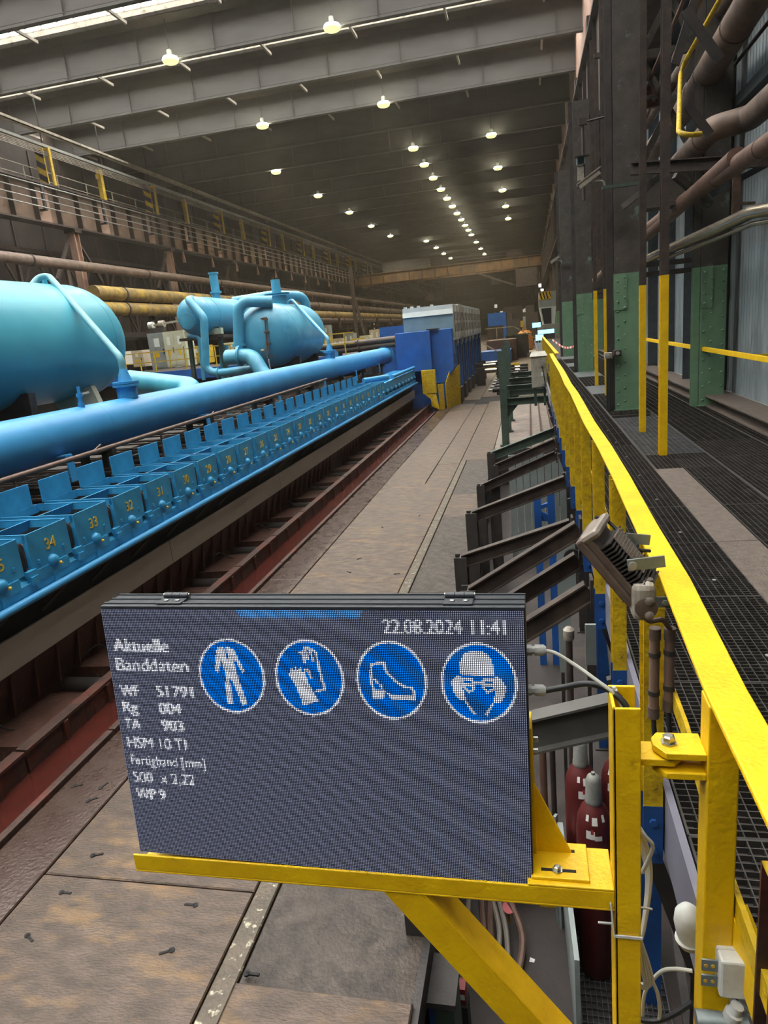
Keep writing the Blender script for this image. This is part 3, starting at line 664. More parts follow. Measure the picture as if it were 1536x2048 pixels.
def pipe(name, label, pts, r, m_='tank_blue', br_=None, fl=()):
    o = V(pts[0]); t = empty(name, o, label, 'pipe')
    MB().tube(bend([V(p) - o for p in pts], br_ or r * 2.2, 7), r, 16).build('tube', m_, t, True)
    for p, d in fl: MB().lathe(V(p) - o, d, [(-.04, r * 1.0), (-.04, r * 1.35), (-.005, r * 1.35), (-.005, r * 1.1), (.005, r * 1.1), (.005, r * 1.35), (.04, r * 1.35)], 18).build('flange', m_, t, True)
    return t
pp = lambda x, y, Y: P(x, y, 'y', Y)
pipe('transfer_pipe', 'blue transfer pipe looping down from the narrow tank end', [pp(376, 598, 24.0) + V((0, .3, 0)), pp(377, 600, 23.6), pp(408, 636, 23.3), pp(412, 742, 23.3), pp(438, 746, 23.3), pp(520, 736, 23.0)], .14, fl=((pp(436, 746, 23.3), (1, 0, 0)),))
pipe('transfer_pipe', 'thick blue pipe elbow beside the round tank, coming off its top', [pp(545, 603, 23.2), pp(476, 603, 22.9), pp(478, 692, 22.9)], .19, fl=((pp(478, 690, 22.9), (0, 0, 1)),))
pipe('transfer_pipe', 'thickest blue pipe bend below the round tank', [pp(455, 715, 22.6), pp(505, 712, 22.4), pp(525, 745, 22.2), pp(545, 765, 22.0)], .26, br_=.5, fl=((pp(480, 712, 22.5), (1, 0, -.05)),))
pipe('transfer_pipe', 'blue overhead pipe crossing behind the round tank with a bent end', [V((-12, 28, 3.55)), V((-10.2, 28, 3.62)), pp(612, 592, 29), pp(612, 660, 29)], .2)
pipe('transfer_pipe', 'slim blue riser pipe with a hooked top below the narrow tank', [pp(376, 672, 24), pp(398, 674, 24), pp(408, 760, 24)], .07)
pipe('transfer_pipe', 'turquoise pipe leaving the largest tank towards the header', [pp(262, 763, 14.5), pp(380, 778, 13.5), V((-6.95, 13.2, .75))], .26, m_='tank_cyan', br_=.3)
pipe('transfer_pipe', 'blue pipe between the round tank foot and the header', [pp(630, 706, 27.5), pp(672, 708, 26.5)], .12)
for k, (px, py0, py1) in enumerate(((440, 670, 745), (452, 690, 745), (492, 726, 742))):
    pipe('riser_pipe', ('slim blue riser pipe left of the thick elbow', 'slim blue riser pipe next to the green leg', 'short blue riser under the thick elbow')[k], [pp(px, py0, 25), pp(px + (6 if k < 1 else 2), py1, 25), V((pp(px + (6 if k < 1 else 2), py1, 25).x, 25, ZF))], .09)

# ================================================================ yellow walkway handrail
ZR = .92
RAILX = [(-.3, .335), (.6, .34), (1.3, .345), (1.9, .375), (3.2, .385), (6, .40), (10, .42), (15.2, .44)]
def railx(y):
    for (a, xa), (b, xb) in zip(RAILX, RAILX[1:]):
        if y <= b: return xa + (xb - xa) * (y - a) / (b - a)
    return RAILX[-1][1]
hr = empty('handrail', (.4, 5, 0), 'yellow flat-topped handrail with blue-footed posts along the walkway edge', 'handrail')
O = V((.4, 5, 0))
def flat_run(pts, w, t):
    q = MB(); n = len(pts); vs = []
    for i, p in enumerate(pts):
        vs += [V(p) + V((-w / 2, 0, -t)), V(p) + V((w / 2, 0, -t)), V(p) + V((w / 2, 0, 0)), V(p) + V((-w / 2, 0, 0))]
    fs = []
    for i in range(n - 1):
        for j in range(4): a = i * 4 + j; b = i * 4 + (j + 1) % 4; fs.append((a, b, b + 4, a + 4))
    fs += [(3, 2, 1, 0), tuple((n - 1) * 4 + j for j in range(4))]
    return q.add(vs, fs)
segs = [y for y in (-.3, .6, 1.3, 1.6, 1.9, 2.4, 2.8, 3.2, 4, 5, 6, 7, 8, 9, 10, 12, 13.6, 15.2)]
wob = lambda y: .006 * math.sin(y * 2.1)
flat_run([V((railx(y) + wob(y), y, ZR)) - O for y in segs], .078, .012).build('top_rail', 'yellow', hr, bevel=.003)
flat_run([V((.56, y, ZR + .0)) - O for y in (15.2, 19, 24, 30)], .078, .012).build('top_rail', 'yellow', hr)
MB().box(.0, .2, 10.16, 10.24, ZR - .012, ZR).build('rail_jog', 'yellow', hr)
flat_run([V((railx(y) + .03, y, .47)) - O for y in segs], .012, .06).build('knee_rail', 'yellow_worn', hr)
post_me = MB().channel((0, 0, -.06), (0, 0, ZR - .012), .065, .09, .007, up=(0, 1, 0)).mesh('post', 'yellow_worn')
foot_me = MB().channel((0, 0, -.3), (0, 0, -.06), .068, .095, .009, up=(0, 1, 0)).cyl((.0, -.05, -.12), (.0, -.062, -.12), .014, 6).cyl((.0, -.05, -.24), (.0, -.062, -.24), .014, 6).mesh('post_foot', 'deep_blue')
for y in (2.25, 3.25, 4.25, 5.3, 6.25, 7.2, 8.2, 9.3, 10.3, 11.3, 12.3, 13.3, 14.3, 15.1, 16.2, 17.4, 18.6, 19.8, 21, 22.4, 24, 26, 28, 30):
    x = railx(y) if y < 15.15 else .56
    p = inst('post', post_me, hr, V((x - .012, y, 0)) - O); inst('post_foot', foot_me, p)
# heavy near post that carries the display hinge
MB().box(-.03, .028, -.03, .035, -.9, ZR - .012).build('hinge_post', 'yellow', hr, bevel=.003, loc=V((.337, 1.28, 0)) - O)
MB().prism([(.36, 1.24, ZR - .012), (.36, 1.24, ZR - .13), (.365, 1.05, ZR - .012)], (.012, 0, 0)).build('gusset', 'yellow', hr).location = -O

# rail along the outer wall of the walkway
t = empty('wall_handrail', (2.75, 12, .93), 'plain yellow handrail running past the second green column along the corrugated wall', 'handrail')
MB().box(-.02, .02, -6, 8, -.035, .035).build('bar', 'yellow', t, bevel=.006)
for y in (-5, -2, 1.6, 5, 7.9): MB().box(.02, .3, y, y + .05, -.03, .0).build('stay', 'yellow_worn', t)

# ================================================================ riveted columns
def rcol(x0, x1, y0, dep, label, ztop=14.0, green=1.72, green2=2.24, lod=0, mirror=False):
    w = x1 - x0; t = empty('riveted_column', (x0, y0, 0), label, 'column', 'riveted steel columns')
    MB().box(0, w, 0, dep, 0, green).build('lower_shaft', 'column_green', t)
    MB().box(.0, w, .0, dep, green, green2).build('middle_shaft', 'column_green', t)
    MB().box(-.012 if not mirror else 0, w * .45, -.014, 0, green - .05, green2).build('splice_plate', 'column_green', t)
    MB().box(0, w, 0, dep, green2, ztop).build('upper_shaft', 'column_grimy', t)
    MB().channel((0, 0, 0), (0, 0, green2 if mirror else ztop), .1, .14, .01, up=(0, 1, 0)).build('side_channel', 'steel_dark' if not mirror else 'column_green', t, loc=(-.06, .1, 0))
    if mirror: MB().channel((0, 0, green2), (0, 0, ztop), .1, .14, .01, up=(0, 1, 0)).build('side_channel', 'column_grimy', t, loc=(-.06, .1, 0))
    rv = MB(); 
    cols = (.05, .16, w - .05) if lod == 0 else (.06, w - .06)
    zz = .1
    while zz < green2 - .08:
        for i, cx in enumerate(cols):
            dz = .06 if i == 1 else 0; yy = -.014 if (cx < w * .45 and green - .05 < zz + dz < green2) else 0
            rv.lathe((cx, yy, zz + dz), (0, -1, 0), [(0, .02), (.01, .017), (.016, .008)], 6)
        zz += .16 if green - .1 < zz < green2 else .22
    rv.build('rivets', 'column_green', t)['kind'] = 'stuff'
    MB().box(-.02, w + .02, -.02, dep, 0, .02).build('base_plate', 'column_green', t)
    return t
for i in range(9):
    y = 12.35 + 9.25 * i
    if i < 3: rcol(1.40, 1.84, y, .5, f'green riveted column with grimy top standing in the walkway, {ORD[i]} from the camera', 7.3, 1.72, 2.24, 0 if i < 2 else 1)
    rcol(2.70, 3.08, y - .15, .42, f'green riveted column against the corrugated wall, {ORD[i]} from the camera', 7.3, 1.62, 2.2, 0 if i < 2 else 1, True)
    if i < 3:
        t = empty('cross_girder', (1.84, y + .2, 3.5), f'grimy green box girder joining the {ORD[i]} pair of columns', 'girder', 'girders joining column pairs')
        MB().box(0, .86, -.15, .2, -.28, .28).build('web', 'column_grimy', t); MB().box(-.02, .88, -.2, .25, .28, .32).box(-.02, .88, -.2, .25, -.32, -.28).build('flange', 'column_grimy', t)
        for z in (-1.35, -1.2): MB().box(0, .86, .0, .08, z, z + .08).build('tie_bar', 'steel_dark', t)
        for a, b in (((0, .05, .35), (.86, .05, 1.9)), ((.86, .1, .35), (0, .1, 1.9)), ((0, .05, 1.9), (.86, .05, 3.4)), ((.86, .1, 1.9), (0, .1, 3.4))): MB().bar(a, b, .06, .1).build('brace', 'column_grimy', t)
        for z in (1.85, 3.4): MB().box(0, .86, 0, .1, z, z + .12).build('strut', 'column_grimy', t)

# ================================================================ guard poles, yellow at the foot
def pole(x, y, w, ztop, zy, label, m_='yellow'):
    t = empty('guard_pole', (x, y, 0), label, 'pole')
    a = MB().channel((0, 0, 0), (0, 0, zy), w, w * 1.1, .008, up=(0, 1, 0)); a.build('yellow_foot', m_, t)
    MB().channel((0, 0, zy), (0, 0, ztop), w, w * 1.1, .008, up=(0, 1, 0)).build('shaft', 'steel_brown', t)
    return t
pole(1.455, 8.28, .085, 7.2, 1.98, 'thick pole with yellow foot, nearest in the walkway')
pole(1.49, 10.0, .08, 7.2, 1.95, 'pole with yellow foot between the nearest pole and the nearest green column')
pole(1.51, 14.85, .06, 7.2, 2.1, 'slim pole with yellow foot just behind the nearest green column')
pole(1.52, 17.1, .075, 7.2, 2.15, 'slim pole with yellow foot before the second green column')
for k, (px, py) in enumerate(((1163, 742), (1151, 712), (1140, 690))):
    p = P(px, py, 'z', 0); t = empty('bare_pole', (p.x, p.y, 0), f'dark bare steel pole in the walkway row, {ORD[k]} from the camera', 'pole', 'bare dark poles')
    MB().channel((0, 0, 0), (0, 0, 7.2), .09, .1, .01, up=(0, 1, 0)).build('shaft', 'steel_brown', t); MB().box(-.08, .08, -.08, .08, 0, .02).build('foot_plate', 'steel_brown', t)
for k, px in enumerate((1196, 1215, 1183, 1172, 1206)):
    y = (18.5, 16, 24, 28, 21)[k]; p = P(px, 400, 'y', y)
    t = empty('hanging_tie', (p.x, y, 5), ('hanging steel tie left of the nearest green column', 'hanging steel tie beside the cctv bracket', 'slim hanging tie behind the cctv camera', 'farthest slim hanging tie by the crane girder', 'hanging tie between the cctv bracket and crane girder')[k], 'tie')
    MB().channel((0, 0, -2.2), (0, 0, 2.3), .09, .08, .008, up=(0, 1, 0)).build('bar', 'steel_brown', t); MB().box(-.05, 2.35 - p.x, -.05, .05, 2.28, 2.38).build('outrigger', 'steel_brown', t); MB().box(-.07, .07, -.05, .05, -2.26, -2.2).build('end_plate', 'steel_brown', t)

# ================================================================ right crane girder
t = empty('crane_girder', (2.7, 20, 7.4), 'dark crane girder high above the walkway columns', 'crane girder')
MB().box(-.3, .3, -10, 225, 0, 3.0).build('web', 'steel_brown', t)
MB().box(-.5, .5, -10, 225, 3.0, 3.1).box(-.42, .42, -10, 225, -.1, 0).build('flange', 'steel_brown', t)
sg = MB().box(-.42, -.3, 0, .03, 0, 3.0).mesh('stiffener', 'steel_brown')
for k in range(60): inst('stiffener', sg, t, (0, -9 + 2.03 * k, 0))
for k in range(26): MB().box(-.45, .5, -5.4 + 6.1 * k, -4.9 + 6.1 * k, 3.1, 3.7).build('bracket', 'steel_brown', t)

# ================================================================ pipes on the right wall
def ypipe(name, label, pts, wpx, m_, bands=0, rad=None, r_=None):
    """pipe through surveyed points: (px, py, axis, value)"""
    w = [P(*p) for p in pts]
    if name != 'gas_pipe': w[0] = w[0] + (w[0] - w[1]).normalized() * 4.0
    if r_ is None:
        c = w[len(w) // 2 - 1] if len(w) > 2 else (w[0] + w[1]) / 2
        c0 = P(*pts[0]); d = (AX.T @ (np.array(c0) - EYE))[2]; r_ = .5 * wpx / FPX * d
    t = empty(name, w[0], label, 'pipe'); pts_ = [x - w[0] for x in w]
    path = bend(pts_, rad or r_ * 2.0, 6) if len(pts_) > 2 else pts_
    MB().tube(path, r_, 18).build('tube', m_, t, True)
    for k in range(bands):
        a = pts_[0].lerp(pts_[1], (k + .7) / (bands + .4)); d_ = pts_[1] - pts_[0]
        MB().lathe(a, d_, [(-.015, r_), (-.012, r_ * 1.05), (.012, r_ * 1.05), (.015, r_)], 18).build('band', 'steel_brown', t, True)
    return t
ypipe('overhead_pipe', 'thick brown insulated pipe slanting across the top right corner', [(1560, -90, 'x', 2.75), (1383, 200, 'x', 2.75), (1250, 372, 'x', 2.75)], 76, 'old_pipe', 5)
A_ = P(1585, 160, 'x', 2.95) - V((0, 4, 0)); B_ = P(1500, 236, 'x', 2.95); C_ = V((B_.x - .42, B_.y + .12, B_.z - .03)); D_ = V((C_.x, 30, C_.z)); R_ = .16
t = empty('overhead_pipe', A_, 'thick brown insulated pipe with a swan-neck bend at the right edge', 'pipe')
MB().tube(bend([p - A_ for p in (A_, B_, C_, D_)], .17, 7), R_, 20).build('tube', 'old_pipe', t, True)
for k in range(4): MB().lathe(V((C_.x, C_.y + .5 + 1.6 * k, C_.z)) - A_, (0, 1, 0), [(-.012, R_), (-.01, R_ * 1.04), (.01, R_ * 1.04), (.012, R_)], 20).build('band', 'steel_brown', t, True)
ypipe('overhead_pipe', 'mottled brown pipe passing below the swan-neck pipe', [(1570, 265, 'x', 2.5), (1390, 385, 'x', 2.45), (1240, 500, 'x', 2.4)], 44, 'rust_pipe', 4)
ypipe('clad_pipe', 'shiny silver clad pipe rising past the poles to the right edge', [(1575, 412, 'x', 2.6), (1505, 424, 'x', 2.5), (1440, 454, 'x', 2.4), (1285, 522, 'x', 2.1)], 30, 'pipe_clad', 2)
ypipe('clad_pipe', 'thin silver pipe directly under the shiny clad pipe', [(1575, 436, 'x', 2.62), (1505, 448, 'x', 2.52), (1440, 474, 'x', 2.42), (1285, 536, 'x', 2.12)], 11, 'pipe_clad')
ypipe('gas_pipe', 'yellow gas pipe dropping straight down at the top right', [(1465, -45, 'x', 2.2), (1361, 138, 'x', 2.2), (1357, 272, 'y', 9.0), (1402, 268, 'y', 9.1)], 11, 'yellow_worn', 0, .1)
ypipe('thin_pipe', 'thin brown pipe slanting behind the yellow-footed poles', [(1372, -10, 'x', 2.0), (1245, 290, 'x', 2.0)], 9, 'rust_pipe')
ypipe('thin_pipe', 'second thin brown pipe slanting beside the yellow gas pipe', [(1405, -10, 'x', 2.1), (1262, 300, 'x', 2.1)], 10, 'rust_pipe')
ypipe('thin_pipe', 'dark medium pipe slanting between the columns', [(1470, -20, 'x', 2.9), (1290, 250, 'x', 2.9)], 34, 'old_pipe')
ypipe('thin_pipe', 'olive thin pipe crossing the top of the corrugated wall', [(1560, 15, 'x', 3.1), (1412, 202, 'x', 3.1)], 9, 'steel_dark')
ypipe('thin_pipe', 'dark pipe low between the column pair', [(1340, 430, 'x', 2.45), (1190, 560, 'x', 2.45)], 26, 'rust_pipe')
t = empty('pipe_bracket', (1.9, 11.2, 4.7), 'brown steel pipe bracket reaching across to the right edge', 'bracket')
a = P(1262, 338, 'y', 11.2); b = P(1560, 318, 'y', 10.6); o = V((1.9, 11.2, 4.7))
MB().ibeam(a - o, b - o, .12, .16, .014).build('arm', 'steel_brown', t)
for px in (1470, 1478): c = P(px, 335, 'y', 10.8); MB().bar(c - o, c - o - V((0, 0, .6)), .05, .05).build('hanger', 'rust_pipe', t)
c = P(1470, 408, 'y', 10.8); d = P(1510, 406, 'y', 10.8); MB().bar(c - o, d - o, .04, .04).build('cross_bar', 'rust_pipe', t)
c = P(1420, 390, 'y', 10.9); d = P(1540, 325, 'y', 10.9); MB().bar(c - o, d - o, .06, .08).build('stay', 'wall_steel', t)
c = P(1245, 415, 'y', 11.4); d = P(1330, 345, 'y', 11.2); MB().bar(c - o, d - o, .06, .08).build('stay', 'column_grimy', t)
c = P(1350, 350, 'y', 11.6); d = P(1420, 410, 'y', 11.9); MB().bar(c - o, d - o, .08, .1).build('stay', 'column_grimy', t)
for (x0, y0, x1, y1, Y) in ((1370, 20, 1440, 120, 9.3), (1375, 210, 1420, 270, 9.8), (1390, 0, 1350, 130, 9.6)):
    c = P(x0, y0, 'y', Y); d = P(x1, y1, 'y', Y); MB().bar(c - o, d - o, .05, .1).build('stay', 'steel_dark', t)
c = P(1255, 190, 'y', 13); d = P(1365, 172, 'y', 13); MB().bar(c - o, d - o, .1, .12).build('cross_bar', 'rust_red', t)
c = P(1255, 215, 'y', 13); d = P(1350, 200, 'y', 13); MB().bar(c - o, d - o, .1, .12).build('cross_bar', 'rust_red', t)

# ================================================================ cctv cameras and boxes
def cctv(px, py, Y, s, label):
    p = P(px, py, 'y', Y); t = empty('cctv_camera', p, label, 'camera')
    MB().obox((-.05 * s, -.02, .06 * s), (.2 * s, 0, .12 * s), (0, .05 * s, 0), (-.03 * s, 0, .05 * s)).build('housing', 'cabinet_grey', t, bevel=.006)
    MB().obox((-.06 * s, -.02, .12 * s), (.23 * s, 0, .135 * s), (0, .07 * s, 0), (-.004, 0, .007)).build('sunshield', 'plastic_dirty', t)
    MB().cyl((-.24 * s, -.02, -.05 * s), (-.27 * s, -.02, -.07 * s), .035 * s, 10).build('lens', 'black_paint', t)
    MB().tube(bend([(.05 * s, 0, .02 * s), (.22 * s, 0, -.0 * s), (.25 * s, 0, -.1 * s)], .05 * s, 4), .02 * s, 8).build('arm', 'steel_grey', t, True)
    MB().box(.2 * s, (.85 if Y < 20 else 1.3) * s, -.04 * s, .04 * s, -.16 * s, -.1 * s).build('bracket', 'frame_green', t)
    return t
cctv(1183, 365, 12.0, .78, 'grey cctv camera on a bracket beside the nearest green column')
cctv(1112, 522, 30.7, .9, 'small far cctv camera beside the crane girder')
p = P(1161, 323, 'y', 13.0); t = empty('wall_lamp', p, 'small square floodlight on a bent pole above the cctv camera', 'lamp')
MB().box(-.07, .07, -.08, 0, -.06, .06).build('body', 'galvanised', t, bevel=.006); MB().box(-.05, .05, -.085, -.08, -.045, .045).build('glass', 'glass_dark', t)
MB().box(-.1, .14, -.1, .02, .065, .075).build('hood', 'steel_brown', t); MB().box(-.05, .05, -.05, .03, -.3, -.08).build('clamp', 'plastic_dirty', t)
q = P(1165, 243, 'y', 13.0) - p; e = P(1245, 240, 'y', 13.0) - p
MB().tube([(.05, .06, -.6), (.05, .06, q.z), (e.x, .06, q.z + .05)], .025, 8).build('pole', 'steel_brown', t)
MB().box(-.02, .12, .03, .09, q.z - .04, q.z + .06).build('bracket', 'steel_brown', t)
for (px, py, lab) in ((1216, 711, 'pale junction box on the edge of the nearest green column'), (1234, 706, 'dark socket box on the face of the nearest green column')):
    p = P(px, py, 'y', 12.3); t = empty('junction_box', p, lab, 'junction box')
    MB().box(-.06, .06, -.1, .04, -.05, .05).build('body', 'plastic_dirty' if px < 1220 else 'steel_dark', t, bevel=.008); MB().cyl((0, -.1, 0), (0, -.13, 0), .03, 10).build('knob', 'steel_grey', t)
    if px < 1220: MB().tube([(-.02, -.03, -.05), (-.02, .03, -p.z + .02)], .015, 6).tube([(.03, -.03, -.05), (.03, .03, -p.z + .02)], .015, 6).build('cables', 'cable_black', t)
# barrier tape across the far end of the walkway
tp = curve([P(1105, 680, 'y', 26), P(1124, 693, 'y', 25), P(1140, 695, 'y', 24), P(1162, 686, 'y', 22)], 6)
t = empty('barrier_tape', tp[0], 'sagging red and white barrier tape across the far walkway', 'tape')
for i in range(len(tp) - 1): MB().bar(tp[i] - tp[0], tp[i + 1] - tp[0], .01, .06).build('band', 'tape_red' if i % 2 else 'tape_white', t)

# ================================================================ left crane runway
XG = -28.0
t = empty('crane_runway', (XG, 60, 10.0), 'long brown crane runway girder along the left side of the hall', 'crane runway')
MB().box(-.3, -.05, -50, 180, 0, 2.1).build('web', 'girder_web', t)
MB().box(-.5, .35, -50, 180, 2.1, 2.2).build('top_flange', 'steel_brown', t); MB().box(-.5, .3, -50, 180, -.1, 0).build('bottom_flange', 'steel_brown', t)
sg = MB().box(-.05, .28, 0, .06, 0, 2.1).mesh('stiffener', 'steel_brown')
pn = MB().box(-.05, -.02, .18, 1.5, .05, 1.95).mesh('web_panel', 'girder_web'); pn_lit = MB().box(-.05, -.02, .18, 1.5, .05, 1.95).mesh('web_panel', 'wall_pink')  # paler copy puts sunlit patches of the web into its colour
for k in range(90):
    inst('stiffener', sg, t, (0, -46 + 2.03 * k, 0)); inst('web_panel', pn_lit if k % 3 == 0 else pn, t, (0, -46 + 2.03 * k, 0))
for k, z in enumerate((.75, 1.15, 1.55, 1.95)): MB().tube([(.42, -50, z), (.42, 180, z)], .035, 6).build('conductor_rail', 'steel_grey', t)
for k in range(38): MB().box(.0, .44, -45.6 + 6.1 * k, -45.4 + 6.1 * k, .6, .7).box(.3, .42, -45.6 + 6.1 * k, -45.4 + 6.1 * k, .65, 2.1).build('rail_bracket', 'steel_dark', t)
for k in range(9): MB().prism([(.1, 5.5 * k - 4, -.1), (.14, 5.5 * k - 4, -.1), (.24, 5.5 * k - 4, -1.0), (0, 5.5 * k - 4, -1.0)], (0, .15, 0)).build('hanging_fin', 'wall_pink', t)
t = empty('runway_railing', (XG, 60, 12.2), 'thin pale railing on top of the left crane runway', 'railing')
for z in (.55, 1.1): MB().tube([(-.8, -50, z), (-.8, 180, z)], .03, 6).build('rail', 'curb_pale', t)
MB().box(-.84, -.8, -50, 180, 0, .15).build('toe_board', 'steel_brown', t)
ps = MB().box(-.83, -.77, -.03, .03, 0, 1.12).mesh('post', 'curb_pale')
for k in range(76): inst('post', ps, t, (0, -45.2 + 3.05 * k, 0))
def stripes(w, h, d, n, label, loc, dirn=1):
    t = empty('marker_post', loc, label, 'marker post', 'yellow posts on the crane runway')
    MB().box(-w / 2, w / 2, 0, d, 0, h).build('board', 'yellow_far', t)
    for k in range(n):
        z0 = h * (k + .15) / n; s = .5 * h / n * 1.0
        MB().prism([(-w / 2 - .002, -.004, z0 + s * 1.0), (w / 2 + .002, -.004, z0), (w / 2 + .002, -.004, z0 + s), (-w / 2 - .002, -.004, z0 + s * 2.0)], (0, .002, 0)).build('stripe', 'black_paint', t)
    MB().box(w * .9, w * 1.1, .1, .3, 0, h).box(w * .4, w, .1, .2, h - .15, h).build('frame', 'yellow_far', t)
    return t
for k in range(16):
    y = 40.1 + 6.1 * k
    if k % 2 == 0: stripes(.55, 2.1, .1, 3, f'black and yellow striped post on the left crane runway, {ORD[k // 2]} from the camera', (XG - .2, y, 12.2))
    else:
        t = empty('marker_post', (XG - .2, y, 12.2), f'plain yellow post on the left crane runway, {ORD[k // 2]} from the camera', 'marker post', 'yellow posts on the crane runway')
        MB().channel((0, 0, 0), (0, 0, 2.1), .3, .3, .03, up=(0, 1, 0)).build('shaft', 'yellow_far', t); MB().box(-.2, .0, -.2, -.1, 1.5, 1.8).build('clip', 'yellow_far', t)
t = empty('cable_tray', (XG, 60, 15.2), 'long pale cable tray hung under the roof above the left runway', 'cable tray')
MB().box(-.15, .15, -50, 180, 0, .06).box(.12, .15, -50, 180, 0, .2).build('tray', 'curb_pale', t)
MB().box(-.3, .0, -50, 180, -.75, -.6).build('lower_tray', 'steel_grey', t)
for k in range(5): MB().tube([(.05 + .03 * k, -50, -.9 - .1 * k), (.05 + .03 * k, 180, -.9 - .1 * k)], .022, 5).build('cable', 'curb_pale', t)
for k in range(40): MB().bar((-.05, -44 + 6.1 * k, 2.6), (-.05, -44 + 6.1 * k, -1.0), .06, .06).build('hanger', 'steel_dark', t)
# columns, lattice and pipes below the runway
for i in range(14):
    y = 17.4 + 12.2 * i
    t = empty('hall_column', (XG - .1, y, ZF), f'brown steel column under the left crane runway, {ORD[i]} from the camera', 'column', 'columns of the left runway')
    MB().ibeam((0, 0, 0), (0, 0, 11.7), .45, .5, .05, up=(0, 1, 0)).build('shaft', 'wall_pink' if i < 4 else 'steel_brown', t); MB().box(-.4, .4, -.4, .4, 0, .06).build('base', 'steel_brown', t)
    MB().box(-.4, .4, -.35, .35, 11.5, 11.7).build('cap', 'steel_brown', t); MB().bar((-.1, .3, 11.3), (-.1, 2.4, 8.6), .16, .16).build('brace', 'steel_brown', t); MB().bar((-.1, -.3, 11.3), (-.1, -2.4, 8.6), .16, .16).build('brace', 'steel_brown', t)
    t = empty('lattice_truss', (-30.2, y, 3.4), f'dark lattice truss behind the {ORD[i]} left column', 'truss', 'lattice trusses behind the left columns')
    for z in (0, 2.6, 5.2): MB().box(-.15, .15, 0, 12.2, z, z + .25).build('chord', 'steel_brown', t)
    for k in range(4):
        for z in (0, 2.6):
            MB().bar((0, 3.05 * k, z + .1), (0, 3.05 * k + 1.5, z + 2.7), .1, .14).build('diagonal', 'steel_brown', t); MB().bar((0, 3.05 * k + 1.5, z + 2.7), (0, 3.05 * k + 3.05, z + .1), .1, .14).build('diagonal', 'steel_brown', t)
        MB().bar((0, 3.05 * k, -5.2), (0, 3.05 * k, 5.2), .2, .2).build('upright', 'steel_brown', t)
    MB().box(-2.6, 1.6, 0, 12.1, -.25, 0).build('gallery_floor', 'steel_dark', t)
def wpipe(label, x, z, r, m_, y0=8, y1=200, k_=14):
    t = empty('wall_pipe', (x, y0, z), label, 'pipe'); MB().tube([(0, 0, 0), (0, y1 - y0, 0)], r, 14).build('tube', m_, t, True)
    for k in range(k_): MB().lathe((0, 3 + 12.2 * k, 0), (0, 1, 0), [(0, r), (0, r * 1.12), (.12, r * 1.12), (.12, r)], 14).build('collar', 'steel_brown', t, True); MB().box(-r * .3, r * .3, 6 + 12.2 * k, 6.3 + 12.2 * k, -r - 1.2, -r * .8).build('hanger', 'steel_brown', t)
wpipe('pale brown pipe on the left wall below the crane runway', -26.8, 7.45, .3, 'old_pipe')
pY = P(300, 592, 'x', -25); wpipe('ochre yellow pipe on the left wall behind the tanks', -25, pY.z, .42, 'ochre_pipe', 38, 60, 2)
pY = P(300, 620, 'x', -25); wpipe('ochre brown pipe under the ochre yellow pipe', -25, pY.z, .42, 'ochre_pipe', 38, 200)
pY = P(640, 612, 'x', -27); wpipe('upper grey brown pipe running far along the left wall', -27, pY.z, .45, 'old_pipe', 62, 200, 11)
pY = P(640, 640, 'x', -27); wpipe('lower grey brown pipe running far along the left wall', -27, pY.z, .45, 'old_pipe', 62, 200, 11)
p = P(715, 690, 'x', -20); t = empty('a_frame', (p.x, p.y, ZF), 'tall brown A-frame mast in front of the left wall', 'mast')
MB().bar((0, 0, 0), (.1, 0, 11.5), .35, .35).build('leg', 'steel_brown', t); MB().bar((1.6, .5, 0), (.15, 0, 8.0), .3, .3).build('leg', 'steel_brown', t)

# ================================================================ switch room level behind the tanks
MY = 33.0
t = empty('mezzanine', P(330, 745, 'y', MY), 'blue-edged platform with yellow railing behind the tanks', 'platform'); o = V(t.location)
a = P(230, 741, 'y', MY) - o; b = P(480, 719, 'y', MY) - o
MB().box(a.x - 8, b.x + 6, 0, 12, -.5, -.05).build('deck', 'concrete_dark', t); MB().box(a.x - 8, b.x + 6, -.08, 0, -.45, .05).build('edge_beam', 'stand_blue', t)
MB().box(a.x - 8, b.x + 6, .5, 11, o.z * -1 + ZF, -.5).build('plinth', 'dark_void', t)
for z in (.55, 1.05): MB().box(a.x - 8, b.x + 6, 0, .04, z, z + .05).build('rail', 'yellow_far', t)
for k in range(24): MB().box(a.x - 7 + .85 * k, a.x - 6.95 + .85 * k, 0, .05, 0, 1.05).build('post', 'yellow_far', t)
def cab(px0, px1, py0, py1, Y, d, m_, label, doors=2, side=None):
    a = P(px0, py1, 'y', Y); b = P(px1, py0, 'y', Y); t = empty('control_cabinet', (a.x, Y, a.z), label, 'cabinet'); w = b.x - a.x; h = b.z - a.z
    MB().box(0, w, 0, d, 0, h).build('body', m_, t)
    if Y > 50: MB().box(.05, w - .05, .05, d, ZF - a.z, 0).build('plinth', 'steel_dark', t)
    for k in range(doors):
        D = MB().box(w * (k + .06) / doors, w * (k + .94) / doors, -.03, 0, h * .05, h * .95).build('door', m_, t)
        MB().box(w * (k + .35) / doors, w * (k + .65) / doors, -.045, -.03, h * .62, h * .85).build('meter_window', 'cabinet_white', D); MB().box(w * (k + .3) / doors, w * (k + .55) / doors, -.04, -.03, h * .33, h * .45).build('warning_label', 'yellow', D)
        MB().box(w * (k + .8) / doors, w * (k + .86) / doors, -.05, -.03, h * .4, h * .55).build('handle', 'black_paint', D)
    return t
cab(336, 366, 660, 735, MY + .8, 1.0, 'cabinet_pale', 'pale electrical cabinet with two doors behind the yellow railing')
cab(306, 328, 664, 740, MY + 1.2, 1.4, 'panel_grey', 'grey green-edged cabinet left of the pale electrical cabinet', 1)
